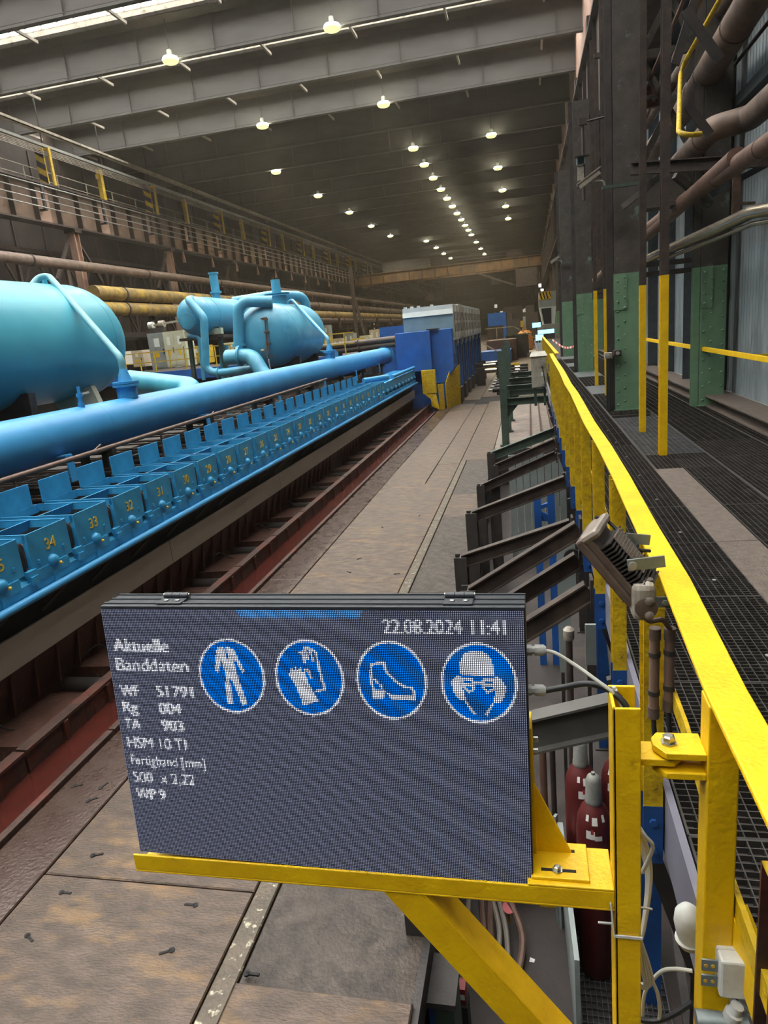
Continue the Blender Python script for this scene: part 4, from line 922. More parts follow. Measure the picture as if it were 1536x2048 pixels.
cab(391, 412, 690, 728, MY + 2, .8, 'yellow_far', 'ochre switch cabinet seen between the tank legs', 2)
cab(446, 470, 684, 712, MY + 3, .8, 'cabinet_pale', 'pale cabinet seen below the narrow tank', 2)
cab(268, 284, 700, 735, MY + 2, .8, 'cabinet_cream', 'cream cabinet beside the largest tank end', 1)
p = P(310, 650, 'y', MY + 1.5); t = empty('blower', p, 'pale twin-drum blower on top of the grey cabinet', 'blower')
MB().cyl((-.35, 0, 0), (-.1, 0, 0), .18, 14).build('drum', 'plastic_white', t, True); MB().cyl((.2, .1, .02), (.5, .1, .02), .18, 14).build('drum', 'plastic_dirty', t, True); MB().bar((-.1, .05, 0), (1.6, .1, .1), .1, .1).build('duct', 'plastic_dirty', t)
MB().box(-.3, .5, -.1, .2, -.6, -.16).build('base', 'steel_dark', t)
for k, (px, py, py2, Y) in enumerate(((595, 690, 720, 60), (640, 688, 716, 62), (668, 690, 712, 66), (690, 680, 705, 70), (722, 684, 704, 75), (705, 690, 712, 60), (742, 672, 700, 80), (640, 664, 690, 80))):
    cab(px, px + 16, py - 14, py2, Y, 1.5, ('cabinet_pale', 'yellow_far', 'cabinet_cream', 'panel_grey')[k % 4], ('pale cabinet far behind the round tank', 'ochre cabinet far behind the feed pipe', 'cream cabinet left of the dark far pipes', 'grey cabinet beside the A-frame mast', 'pale cabinet left of the far blue cabin', 'ochre cabinet below the A-frame mast', 'cream cabinet touching the far blue cabin', 'grey cabinet behind the round tank top')[k], 2)
t = empty('far_railing', P(700, 705, 'y', 58), 'far yellow railing between the round tank and the blue mill stand', 'railing')
for z in (-.2, .35): MB().box(-7, 3, 0, .05, z, z + .07).build('rail', 'yellow_far', t)
for k in range(9): MB().box(-7 + 1.2 * k, -6.92 + 1.2 * k, 0, .06, -2.6, .42).build('post', 'yellow_far', t)

# ================================================================ blue mill stand with cabinets at the end of the line
t = empty('mill_stand', (-4.5, 30.6, ZF), 'blue steel mill stand housing at the end of the cooling line', 'mill stand'); o = V((-4.5, 30.6, ZF))
MB().box(-1.28, .26, 0, 1.2, 1.7, 3.42).build('housing', 'stand_blue', t, bevel=.02)
MB().prism([(.26, .25, 3.42), (1.2, .25, 3.42), (1.2, .25, 1.7), (.75, .25, 1.1), (.26, .25, 1.1)], (0, 1.2, 0)).build('side_housing', 'stand_blue', t, bevel=.02)
MB().box(.3, .9, .3, 1.3, .2, 1.2).box(-1.28, .2, .5, 1.2, .0, 1.7).build('base', 'stand_blue', t)
MB().box(.1, .62, .1, .7, 3.42, 3.48).build('vent', 'black_paint', t)
for k in range(5): MB().box(1.2, 1.215, .45 + .16 * k, .55 + .16 * k, 1.9, 2.3).build('louvre', 'deep_blue', t)
t = empty('guard_plates', (-4.2, 30.0, ZF), 'bent yellow guard plates in front of the blue mill stand', 'guard')
MB().prism([(-.45, 0, .75), (.15, 0, .75), (.15, 0, 1.76), (-.45, 0, 1.76)], (0, .25, 0)).build('upper_plate', 'yellow_worn', t, bevel=.01)
MB().prism([(-.4, 0, .75), (.12, 0, .72), (.25, -.1, .02), (-.1, 0, .2), (-.12, 0, .5)], (0, .12, 0)).build('lower_plate', 'yellow_worn', t)
MB().prism([(.25, .1, .0), (.42, .4, .0), (.42, .4, 1.1), (.2, .2, 1.1)], (0, .12, 0)).build('lip', 'yellow_worn', t)
for k in range(3): MB().prism([(.5 + .16 * k, .5 + .5 * k, .0), (.65 + .16 * k, .95 + .5 * k, .0), (.7 + .16 * k, .95 + .5 * k, 1.7 + .05 * k), (.5 + .16 * k, .5 + .5 * k, 1.1 + .25 * k)], (.03, -.02, 0)).build('side_plate', 'yellow_worn', t)
XS = -3.25; cabs = [(31.4, 34.0, 'cabinet_white'), (34.15, 36.2, 'cabinet_cream'), (36.3, 38.9, 'cabinet_white'), (39.0, 42, 'cabinet_white'), (42.2, 45.4, 'cabinet_white'), (45.5, 49, 'cabinet_white')]
names = ('first', 'second', 'third', 'fourth', 'fifth', 'sixth')
for i, (a, b, m_) in enumerate(cabs):
    t = empty('drive_cabinet', (XS, a, 1.1), f'tall pale drive cabinet above the mill stand, {"nearest" if i == 0 else names[i]} in the row', 'cabinet', 'drive cabinets above the mill stands'); d = b - a
    MB().box(-2.25, 0, 0, d, 0, 1.55).build('body', m_, t)
    if i == 0:
        MB().box(-2.25, -.0, -.01, 0, .1, 1.15).build('front_panel', 'cabinet_teal', t); MB().prism([(-2.25, -.06, 1.15), (0, -.06, 1.15), (0, .05, 1.55), (-2.25, .05, 1.55)], (0, .1, 0)).build('hood', 'cabinet_white', t)
        for x in (-2.2, -1.9, -1.6, -1.0): MB().box(x, x + .12, .1, .3, 1.55, 1.62).build('roof_lug', 'cabinet_white', t)
    n = max(2, int(d / .62))
    for k in range(n):
        D = MB().box(0, .03, d * (k + .08) / n, d * (k + .92) / n, .08, 1.5).build('door', m_ if (k + i) % 2 else 'cabinet_cream', t)
        for z in (.35, .85): MB().box(.03, .04, d * (k + .35) / n, d * (k + .65) / n, z, z + .38).build('grille', 'glass_dark', D)
    MB().box(-.2, 0, 0, d, 1.55, 1.55 + (.0 if i == 0 else .06)).build('roof_rim', 'cabinet_white', t) if i else None
for i, y in enumerate((32.3, 34.6, 37, 39.4, 42, 44.8, 47.8)):
    t = empty('stand_column', (-3.3, y, ZF), f'blue stand column below the drive cabinets, {ORD[i]} from the camera', 'column', 'blue columns below the drive cabinets')
    MB().box(-.9, 0, 0, 1.3, 0, 2.9).build('shaft', 'stand_blue', t); MB().box(0, .02, .35, .9, .6, 2.6).build('slot', 'joint_black', t); MB().box(-.1, .12, .1, 1.2, 0, .7).build('foot', 'steel_brown', t)
    MB().box(-.5, .06, .2, 1.0, 2.7, 2.9).build('clamp', 'plastic_dirty', t)
t = empty('rear_cabin', (-7.6, 36, .0), 'blue cabin behind the near end of the mill stand', 'cabin')
MB().box(0, 1.6, 0, 3, ZF, 2.0).build('body', 'stand_blue', t); MB().box(.0, 1.6, -.03, 0, .3, 1.6).build('panel', 'stand_blue', t); MB().box(.6, .9, -.05, -.03, .6, 1.2).build('door', 'deep_blue', t)
for k, (py, lab) in enumerate(((686, 'upper thick dark pipe entering the blue mill stand'), (696, 'lower thick dark pipe entering the blue mill stand'))):
    a = P(640 + 6 * k, py + 10, 'y', 34); b = P(792, py - 8, 'y', 33); t = empty('hydraulic_pipe', a, lab, 'pipe'); MB().tube([(0, 0, 0), tuple(b - a)], .16 - .02 * k, 12).build('tube', 'steel_brown', t, True)
    MB().lathe((b - a) * .5, b - a, [(0, .16), (0, .2), (.1, .2), (.1, .16)], 12).build('collar', 'steel_brown', t); MB().box(.9, 1.0, -.05, .05, ZF - a.z, 0).build('prop', 'steel_dark', t)
# second plant further back: blue box, yellow railings, stairs
t = empty('far_house', P(970, 690, 'y', 62), 'blue machine house beyond the drive cabinets with yellow stair railings', 'machine house'); o = V(t.location)
MB().box(-.4, 1.5, 14, 17, ZF - o.z, 2.8).build('house', 'stand_blue', t); MB().box(-.4, 2.2, 0, 4, ZF - o.z, -.6).build('lower_house', 'stand_blue', t)
MB().box(-.1, 2.6, 4, 10, ZF - o.z, .2).build('rusty_base', 'rust_dark', t); MB().box(-.3, 1.3, 9.8, 10, .2, 1.5).build('grille', 'steel_brown', t)
for a, b in (((-.6, -.5, .45), (1.5, -.5, -.9)), ((-.3, 6, 1.3), (2.4, 6, 1.3)), ((2.4, 6, 1.3), (4.6, 6, -.1)), ((4.6, 6, -.1), (4.6, 6, -1.6)), ((1.5, -.5, -.9), (1.5, -.5, -2)), ((.8, 6, 1.3), (.8, 6, -.5))): MB().bar(a, b, .08, .08).build('stair_rail', 'curb_pale', t)
MB().box(-.5, 3, -8, -7.8, -1.65, -1.3).build('low_barrier', 'yellow_far', t); MB().box(-1.2, -.3, -9, -8, -2.2, -.9).build('yellow_box', 'yellow_far', t)
rt = empty('run_out_rollers', (-2.4, 40, ZF), 'bright bare rollers crossing the floor beyond the mill stand', 'roller set')
for k, (px, py, w, Y) in enumerate(((983, 726, 22, 46), (979, 731, 24, 44), (982, 741, 23, 41), (1035, 735, 10, 46), (1035, 741, 9, 43), (1032, 748, 8, 40))):
    p = P(px, py, 'y', Y) - V((-2.4, 40, ZF)); L_ = w / FPX * Y
    r_ = MB().cyl((p.x - L_ / 2, p.y, p.z), (p.x + L_ / 2, p.y, p.z), .14, 14).build('roller', 'roller_steel', rt, True)
    MB().box(p.x + L_ / 2, p.x + L_ / 2 + .5, p.y - .18, p.y + .18, 0, p.z + .2).build('bearing', 'steel_dark', r_); MB().box(p.x - L_ / 2 - .5, p.x - L_ / 2, p.y - .18, p.y + .18, 0, p.z + .2).build('bearing', 'steel_dark', r_)
t = empty('drive_shafts', P(990, 790, 'z', ZF), 'black drive couplings lying at the floor edge left of the green frame', 'couplings')
for k in range(6):
    y = k * 1.8; MB().cyl((-.1, y, .25), (.55, y, .25), .12, 12).build('coupling', 'black_paint', t, True); MB().cyl((-.3, y, .25), (-.1, y, .25), .06, 10).build('shaft_end', 'steel_grey', t, True); MB().box(.1, .4, y - .15, y + .15, 0, .15).build('pedestal', 'steel_dark', t)
# green frame standing between floor and walkway
for i, (y, zt) in enumerate(((20.0, .88), (22.6, .92), (25.2, 1.0))):
    t = empty('portal_frame', (-.78, y, ZF), f'dark green steel portal frame joining floor and walkway, {ORD[i]} from the camera', 'steel frame', 'green portal frames')
    MB().ibeam((0, 0, -1.0 if i == 0 else 0), (0, 0, zt - ZF), .2, .24, .02, up=(0, 1, 0)).build('post', 'frame_green', t); MB().ibeam((.1, 0, 1.25), (1.25, 0, 1.25), .16, .2, .016).build('beam', 'frame_green', t)
    MB().ibeam((.1, .3, 1.6), (1.25, .3, 1.6), .14, .16, .016).build('upper_beam', 'frame_green', t); MB().box(-.16, .16, -.16, .16, 0, .03).build('foot_plate', 'frame_green', t)
    MB().prism([(.1, -.01, 1.15), (.1, -.01, .8), (.4, -.01, 1.15)], (0, .02, 0)).build('gusset', 'frame_green', t)
p = P(1342 / 3.84 + 720, 1135 / 3.84 + 480, 'y', 19.0); t = empty('switch_cabinet', (.02, 19.0, -.12), 'grey weathered switch cabinet with pitched lid beside the yellow rail', 'cabinet')
MB().box(0, .4, 0, .35, 0, .82).build('body', 'cabinet_grey', t, bevel=.01); MB().prism([(-.03, -.03, .82), (.43, -.03, .82), (.38, .2, .93), (.02, .2, .93)], (0, .2, 0)).build('lid', 'cabinet_grey', t)
D = MB().box(.2, .39, -.015, 0, .04, .78).build('door', 'cabinet_grey', t); MB().box(.24, .34, -.05, -.015, .55, .7).build('switch', 'steel_grey', D); MB().box(.25, .33, -.02, -.015, .3, .4).build('label', 'cabinet_white', D)
MB().tube(curve([(.29, -.03, .55), (.32, -.03, .3), (.34, -.03, .05), (.25, -.03, .02)], 6), .012, 6).build('cable', 'cable_black', t); MB().box(.05, .12, .1, .2, -.5, 0).box(.3, .36, .1, .2, -.5, 0).build('stand', 'frame_green', t)
MB().box(.43, .52, .05, .2, .4, .6).build('side_box', 'plastic_dirty', t)
# operator pulpit, glowing sign boards, lamp
t = empty('operator_pulpit', (.9, 60, 0), 'grey operator pulpit with black and yellow striped band on top', 'control cabin')
MB().box(0, 1.35, 0, 3, 2.55, 3.75).build('upper_body', 'panel_grey', t); MB().prism([(0, 0, 2.55), (1.35, 0, 2.55), (1.2, .3, 1.15), (.25, .3, 1.15)], (0, 2.5, 0)).build('lower_body', 'cabinet_white', t)
MB().prism([(.14, -.02, 2.45), (.95, -.02, 2.45), (.95, .26, 1.2), (.36, .26, 1.2)], (0, .02, 0)).build('window', 'glass_dark', t); MB().box(0, 1.0, -.03, 0, 3.15, 3.75).build('band', 'yellow', t)
for k in range(4): MB().prism([(.04 + .24 * k, -.04, 3.72), (.16 + .24 * k, -.04, 3.72), (.3 + .24 * k, -.04, 3.18), (.18 + .24 * k, -.04, 3.18)] if k < 3 else [(.78, -.04, 3.72), (.88, -.04, 3.72), (.97, -.04, 3.4), (.97, -.04, 3.2)], (0, .01, 0)).build('stripe', 'black_paint', t)
MB().box(.9, 1.05, .1, .2, 3.75, 5).build('mast', 'rust_pipe', t); MB().box(-.3, 1.6, .2, 3, .8, 1.15).build('console', 'steel_grey', t); MB().box(.2, 1.2, .6, 2.4, ZF, .8).build('stem', 'steel_dark', t)
for (px, py, w, h, lab, rows_) in ((1073, 650, 17, 12, 'small glowing blue sign board left of the operator pulpit', ('HL',)), (1092, 663, 34, 12, 'long glowing blue sign board below the operator pulpit', ('ETTS',)), (1079, 675, 16, 14, 'glowing blue tilted sign board under the long one', ('T',))):
    a = P(px - w / 2, py + h / 2, 'y', 52); b = P(px + w / 2, py - h / 2, 'y', 52); t = empty('sign_board', ((a.x + b.x) / 2, 52, (a.z + b.z) / 2), lab, 'sign board'); W2 = abs(b.x - a.x) / 2; H2 = abs(b.z - a.z) / 2
    MB().box(-W2, W2, 0, .12, -H2, H2).build('case', 'black_paint', t); MB().box(-W2 * .96, W2 * .96, -.01, 0, -H2 * .92, H2 * .92).build('screen', 'sign_glow', t)
    MB().box(-.05, .05, .12, .2, ZF - t.location.z, 0).build('stand', 'steel_dark', t)
p = P(1080, 574, 'y', 60); t = empty('work_light', p, 'pair of bright white work lights above the operator pulpit', 'lamp')
MB().box(-.12, .12, 0, .15, -.2, .25).build('housing', 'steel_dark', t); MB().box(-.1, .1, -.02, 0, -.0, .23).build('lamp_glass', 'flood_white', t); MB().box(.06, .26, -.02, .1, -.32, -.16).build('second_lamp', 'flood_white', t); MB().bar((.05, .1, -.2), (.15, .2, -.45), .05, .05).build('bracket', 'steel_dark', t)
# far odds and ends
t = empty('scrap_skip', P(1035, 690, 'y', 70), 'dark steel skip on the floor before the far orange bag', 'skip')
zz = ZF - t.location.z; MB().hexa([(-.9, 0, zz), (.9, 0, zz), (.9, 3, zz), (-.9, 3, zz), (-1.1, -.1, zz + 2.2), (1.1, -.1, zz + 2.2), (1.1, 3.1, zz + 2.2), (-1.1, 3.1, zz + 2.2)]).build('tub', 'steel_dark', t); MB().box(-1.15, 1.15, -.15, -.05, zz + 2.1, zz + 2.25).build('rim', 'frame_green', t)
p = P(1051, 695, 'y', 85); t = empty('big_bag', (p.x, 85, p.z - .8), 'orange bulk bag standing on the far floor', 'bag')
zz = ZF - (p.z - .8); MB().lathe((0, 0, zz), (0, 0, 1), [(0, .7), (.2, 1.0), (1.2, 1.05), (2.0, .85), (2.3, .5)], 9).build('sack', 'orange_bag', t); MB().bar((-.3, 0, zz + 2.2), (.0, 0, zz + 2.9), .06, .06).bar((.3, 0, zz + 2.2), (0, 0, zz + 2.9), .06, .06).build('loops', 'orange_bag', t)
t = empty('floor_sheet', (-.2, 80, ZF), 'pale sheet metal lying on the far floor', 'sheet'); MB().box(-1.3, 1.6, -6, 6, 0, .03).build('sheet', 'curb_pale', t); MB().box(-1.3, 1.6, -6, -5.9, .03, .1).build('edge', 'steel_grey', t)
for k, (px, py, lab) in enumerate(((1055, 632, 'yellow far switch box on the end wall'), (1040, 648, 'yellow far ladder below the end wall windows'), (1050, 668, 'pale yellow far scaffold near the end wall'))):
    p = P(px, py, 'y', 120); t = empty('far_box', p, lab, 'box'); MB().box(-.5, .5, 0, .8, -.5, .5).build('body', 'yellow_far', t); MB().box(-.4, -.3, 0, .1, ZF - p.z, -.5).box(.3, .4, 0, .1, ZF - p.z, -.5).build('legs', 'yellow_far', t)
for k, (px, py, Y, w, h, m_) in enumerate(((1010, 665, 95, 4, 3.2, 'steel_dark'), (1030, 655, 130, 6, 5, 'steel_dark'), (1012, 650, 140, 4, 1.2, 'red_paint'), (1062, 655, 100, 2, 4, 'steel_brown'), (1046, 690, 75, 1.2, 1.2, 'steel_dark'))):
    p = P(px, py, 'y', Y); t = empty('far_machine', (p.x, Y, ZF), ('dark machine block right of the blue house', 'dark machine block before the end wall', 'red machine cover in the far hall', 'brown machine tower behind the orange bag', 'low dark machine beside the scrap skip')[k], 'machine'); hh = p.z - ZF + h / 2
    MB().box(-w / 2, w / 2, 0, 4, 0, hh).build('body', m_, t); MB().box(-w / 3, w / 4, .5, 2, hh, hh + h * .25).build('top_unit', 'steel_brown', t); MB().box(-w / 2 - .05, -w / 3, -.1, 0, 0, hh * .9).build('rail', 'steel_grey', t)
# overhead crane bridge
t = empty('crane_bridge', (-12, 115, 10), 'rusty ochre overhead crane bridge spanning the far hall', 'crane')
MB().box(-15.6, 14.8, 0, .6, -.3, 1.2).build('girder', 'crane_ochre', t); MB().box(-15.6, 14.8, 4.5, 5.1, -.3, 1.2).build('girder', 'crane_ochre', t); MB().box(-15.6, 14.8, -.3, .7, 1.2, 1.3).build('top_flange', 'crane_ochre', t)
for k in range(15): MB().box(-15 + 2.1 * k, -14.9 + 2.1 * k, -.12, 0, -.3, 1.2).build('stiffener', 'steel_brown', t)
for z in (1.75, 2.2): MB().box(-15, 14.5, -.4, -.34, z, z + .06).build('rail', 'steel_brown', t)
for k in range(16): MB().box(-15 + 1.95 * k, -14.94 + 1.95 * k, -.4, -.34, 1.3, 2.2).build('rail_post', 'steel_brown', t)
MB().box(-11, -3.5, 1, 4, 1.2, 2.9).build('trolley', 'beam_grey', t); MB().box(9, 11.5, 1, 3.5, 1.2, 2.6).build('hoist', 'steel_brown', t); MB().box(10.3, 13.6, -.5, 1.5, -3.2, -.5).build('cab', 'steel_brown', t)
MB().bar((4, 0, -.3), (10, 0, -2.8), .25, .25).build('strut', 'steel_brown', t)

# ================================================================ LED display
TL = V((-.992, 1.30, 1.099)); UX = V((.96, 0, -.012)).normalized()
VD = V((-.008, -.035, -.637)).normalized(); VD = (VD - UX * VD.dot(UX)).normalized(); NB = VD.cross(UX)
if NB.y < 0: NB = -NB
SW, SH, SDP = .96, .64, .09
led = empty('led_display', TL + UX * SW / 2 + VD * SH, 'large black LED display showing strip data and blue safety signs', 'display'); LO = V(led.location)
def sp(u, v, w=0): return TL + UX * u + VD * v + NB * w - LO      # u right, v down, w into the case (metres)
def sbox(mb, u0, u1, v0, v1, w0, w1, mi=0):
    return mb.hexa([sp(u0, v1, w0), sp(u1, v1, w0), sp(u1, v1, w1), sp(u0, v1, w1), sp(u0, v0, w0), sp(u1, v0, w0), sp(u1, v0, w1), sp(u0, v0, w1)], mi)
sbox(MB(), -.003, SW + .003, -.006, SH, .004, SDP).build('case', 'screen_case', led, bevel=.002)
sbox(MB(), 0, SW, 0, SH, 0, .004).build('screen_face', 'screen_black', led)
for w in (.018, .048, .078): sbox(MB(), -.003, SW + .003, -.0085, -.006, w, w + .006).build('case_rib', 'screen_case', led)
for u in (.135, .795):
    h = sbox(MB(), u, u + .062, -.011, -.006, .012, .046).build('hinge', 'screen_case', led, bevel=.002)
    for k in range(3): MB().cyl(sp(u + .002 + .02 * k, -.014, .054), sp(u + .021 + .02 * k, -.014, .054), .0075, 10).build('knuckle', 'screen_case', h, True)
    for k in (0, 1): MB().lathe(sp(u + .018 + .028 * k, -.011, .028), -VD, [(0, .006), (.002, .006), (.003, .003)], 10).build('screw', 'bolt_steel', h, True)
    for e in (-.001, .062): MB().cyl(sp(u + e, -.014, .054), sp(u + e + .002, -.014, .054), .006, 8).build('pin_end', 'bolt_steel', h, True)
# the lamp matrix: one small square per LED, coloured by what the display shows
NW, NH = 240, 160; SSN = 3
def raster(polys):
    acc = np.zeros((NH * SSN, NW * SSN), bool)
    for poly in polys:
        p = np.array(poly, float) * SSN; x0, y0 = np.floor(p.min(0)).astype(int); x1, y1 = np.ceil(p.max(0)).astype(int)
        x0, y0 = max(x0, 0), max(y0, 0); x1, y1 = min(x1, NW * SSN), min(y1, NH * SSN)
        if x1 <= x0 or y1 <= y0: continue
        gx, gy = np.meshgrid(np.arange(x0, x1) + .5, np.arange(y0, y1) + .5); ins = np.zeros(gx.shape, bool)
        for i in range(len(p)):
            a, b = p[i], p[(i + 1) % len(p)]
            if a[1] == b[1]: continue
            ins ^= ((a[1] > gy) != (b[1] > gy)) & (gx < (b[0] - a[0]) * (gy - a[1]) / (b[1] - a[1]) + a[0])
        acc[y0:y1, x0:x1] |= ins
    return acc.reshape(NH, SSN, NW, SSN).mean((1, 3))
img = np.zeros((NH, NW, 3)); bgc = np.array([.42, .46, .66]) * .42
rng = np.random.default_rng(3); img[:] = bgc * (0.9 + .2 * rng.random((NH, NW, 1)))
def paint(cov, col, thr=.3):
    k = np.clip(cov / .8, 0, 1)[..., None] * (cov > thr)[..., None]; img[:] = img * (1 - k) + np.array(col) * k
WHITE = (1.5, 1.55, 1.7); BLUE = (.0, .22, 1.0)
K = 1.25
capv, _ = text_mesh('H', 1); CAP = max(v[1] for v in capv)
def write(s, x0, x1, yb, yt, bold=.75):
    vs, fs = text_mesh(s, 1); w0 = min(v[0] for v in vs); w1 = max(v[0] for v in vs)
    sx = (x1 - x0) / (w1 - w0); sy = (yb - yt) / CAP
    pts = [((x0 + (v[0] - w0) * sx) * K, (yb - v[1] * sy) * K) for v in vs]
    c = raster([[pts[i] for i in f] for f in fs])
    c = np.maximum(c, np.roll(c, 1, 1) * bold); paint(c, WHITE, .3)
write('22.08.2024 11:41', 133.2, 184.5, 10.4, 4.1, .4); write('Aktuelle', 3.4, 31.4, 20.8, 14.4); write('Banddaten', 3.6, 40, 30.4, 24.1, .45)
write('WF', 3.4, 12.9, 43.4, 38); write('51791', 22.2, 40.6, 43, 37.6); write('Rg', 3.2, 10.9, 51.6, 46.2); write('004', 22.4, 33.4, 51.6, 46.2)
write('TA', 2.9, 10.9, 60.6, 55); write('903', 22.4, 33.4, 60.5, 55); write('HSM 10 TI', 3, 33.6, 70.2, 64.6, .4); write('Fertigband [mm]', 3.1, 42.2, 79.4, 74.2, .2)
write('500  x 2,22', 3.1, 35.4, 88.6, 83.1, .4); write('WP 9', 3, 18.4, 97.8, 92.2)
def ell(cx, cy, rx, ry, n=48): return [(cx + rx * math.cos(2 * PI * i / n), cy + ry * math.sin(2 * PI * i / n)) for i in range(n)]
def icon(cx, cy, rx, ry, src, fills, strokes=(), cut=(), wdt=.03):
    cx, cy, rx, ry = cx * K, cy * K, rx * K, ry * K; sx, sy, sr, st_ = src
    T = lambda p: (cx + (p[0] - sx) / sr * rx, cy + (p[1] - sy) / st_ * ry)
    paint(raster([ell(cx, cy, rx, ry)]), WHITE); paint(raster([ell(cx, cy, rx - 1.3, ry - 1.3)]), BLUE)
    if fills: paint(raster([[T(p) for p in f] for f in fills]), (1.25, 1.3, 1.45))
    for f in cut: paint(raster([[T(p) for p in f]]), BLUE)
    q = []
    for ln in strokes:
        for a, b in zip(ln, ln[1:]):
            a, b = np.array(T(a)), np.array(T(b)); d = b - a; L_ = np.hypot(*d) or 1; n_ = np.array([-d[1], d[0]]) / L_ * .62; e = d / L_ * .3
            q.append([tuple(a + n_ - e), tuple(b + n_ + e), tuple(b - n_ + e), tuple(a - n_ - e)])
    if q: paint(raster(q), (1.2, 1.25, 1.4), .25)
icon(61.4, 31.8, 16.0, 18.1, (370, 428, 310, 352), [[(265, 165), (330, 155), (365, 370), (345, 470), (350, 700), (300, 690), (300, 520), (320, 430), (290, 270), (250, 390), (220, 385), (250, 200)], [(350, 150), (420, 175), (500, 385), (470, 395), (420, 270), (405, 290), (430, 460), (490, 690), (440, 705), (385, 520), (362, 450), (368, 370)]])
icon(98.3, 31.7, 15.9, 18.1, (1120, 445, 318, 360), [[(925, 400), (950, 410), (960, 340), (985, 380), (1000, 335), (1020, 380), (1045, 340), (1062, 390), (1080, 380), (1110, 500), (1185, 660), (1040, 710), (985, 520)]], [[(1050, 205), (1085, 215), (1095, 300)], [(1085, 215), (1100, 165), (1140, 165), (1185, 190), (1205, 200), (1215, 330), (1235, 460), (1260, 545), (1170, 570)], [(1115, 190), (1125, 270)], [(1150, 180), (1170, 280)], [(1080, 370), (1120, 370), (1135, 450)]])
icon(135.3, 31.9, 15.5, 18.2, (350, 438, 308, 345), [[(185, 525), (285, 525), (270, 595), (185, 595)], [(280, 535), (350, 565), (540, 565), (540, 605), (350, 605)]], [[(185, 590), (185, 520), (170, 440), (185, 300), (295, 280), (310, 360), (380, 440), (460, 490), (520, 495), (545, 530), (540, 600)], [(200, 430), (230, 465)], [(250, 480), (265, 500)]])
icon(172.6, 32.1, 15.9, 18.2, (1128, 462, 325, 352), [[(975, 370), (975, 280), (1020, 200), (1100, 183), (1190, 190), (1245, 250), (1265, 385), (1150, 395), (975, 385)], [(975, 390), (925, 410), (895, 450), (905, 540), (940, 600), (1010, 625), (1000, 540), (975, 480)], [(1275, 390), (1330, 430), (1355, 480), (1345, 560), (1310, 620), (1245, 630), (1260, 560), (1275, 470)]], [[(985, 425), (1075, 430), (1080, 520), (1040, 540), (990, 480), (985, 425)], [(1170, 430), (1265, 430), (1260, 500), (1200, 540), (1170, 500), (1170, 430)], [(1080, 455), (1170, 455)], [(1010, 630), (1080, 735)], [(1240, 640), (1180, 740)], [(1000, 470), (1070, 480)], [(1185, 475), (1250, 475)]])
paint(raster([[(67.1 * K, 0), (124.8 * K, 0), (123.5 * K, 3.5 * K), (69.4 * K, 3.5 * K)]]), (.12, .45, 1.1))
pu, pv = SW / NW, SH / NH; hw = .29
vs = np.zeros((NH, NW, 4, 3)); ii, jj = np.meshgrid(np.arange(NW), np.arange(NH))
base = np.array(sp(0, 0, -.0012)); ux, vd = np.array(UX), np.array(VD)
for k, (a, b) in enumerate(((-hw, hw), (hw, hw), (hw, -hw), (-hw, -hw))):
    vs[:, :, k, :] = base + ((ii + .5 + a) * pu)[..., None] * ux + ((jj + .5 + b) * pv)[..., None] * vd
me = bpy.data.meshes.new('led_matrix'); nq = NW * NH
me.vertices.add(nq * 4); me.vertices.foreach_set('co', vs.reshape(-1)); me.loops.add(nq * 4); me.loops.foreach_set('vertex_index', np.arange(nq * 4)); me.polygons.add(nq); me.polygons.foreach_set('loop_start', np.arange(nq) * 4); me.update()
ca = me.color_attributes.new('lamp', 'FLOAT_COLOR', 'POINT'); cc = np.ones((nq, 4, 4)); cc[:, :, :3] = img.reshape(nq, 1, 3); ca.data.foreach_set('color', cc.reshape(-1))
LM = bpy.data.materials.new('led_lamps'); LM.use_nodes = True; n = LM.node_tree.nodes; n.remove(n['Principled BSDF'])
at = n.new('ShaderNodeVertexColor'); at.layer_name = 'lamp'; em = n.new('ShaderNodeEmission'); em.inputs[1].default_value = 1.25
LM.node_tree.links.new(at.outputs[0], em.inputs[0]); LM.node_tree.links.new(em.outputs[0], n['Material Output'].inputs[0]); LM.cycles.emission_sampling = 'NONE'
me.materials.append(LM); lm = bpy.data.objects.new('led_matrix', me); COL.objects.link(lm); lm.parent = led; lm['kind'] = 'stuff'
# cable glands and cables on the right side of the case
def spx(px, py, Y): return P(px, py, 'y', Y) - LO
for py in (1300, 1380):
    c = spx(1052, py, 1.35); MB().lathe(c, (1, 0, 0), [(0, .012), (.012, .012), (.012, .009), (.018, .009), (.018, .0125), (.036, .0125), (.042, .008)], 8).build('cable_gland', 'gland', led, True)
wc = MB().tube(curve([spx(1084, 1301, 1.35), spx(1110, 1306, 1.35), spx(1150, 1330, 1.34), spx(1195, 1362, 1.32), spx(1232, 1392, 1.31), spx(1252, 1440, 1.30), spx(1250, 1520, 1.30)], 8), .0042, 8).build('white_cable', 'cable_grey', led, True)
MB().tube(curve([spx(1090, 1381, 1.35), spx(1130, 1374, 1.35), spx(1170, 1367, 1.34), spx(1205, 1374, 1.33), spx(1235, 1392, 1.31), spx(1258, 1430, 1.30), spx(1262, 1520, 1.30)], 8), .0068, 10).build('black_cable', 'cable_black', led, True)
MB().lathe(spx(1228, 1385, 1.318), (1, 0, -.5), [(-.003, .0095), (.003, .0095)], 10).box(*[v for a in zip((spx(1228, 1376, 1.31) - V((.003,) * 3)), (spx(1228, 1376, 1.31) + V((.003,) * 3))) for v in a]).build('cable_tie', 'plastic_white', led)

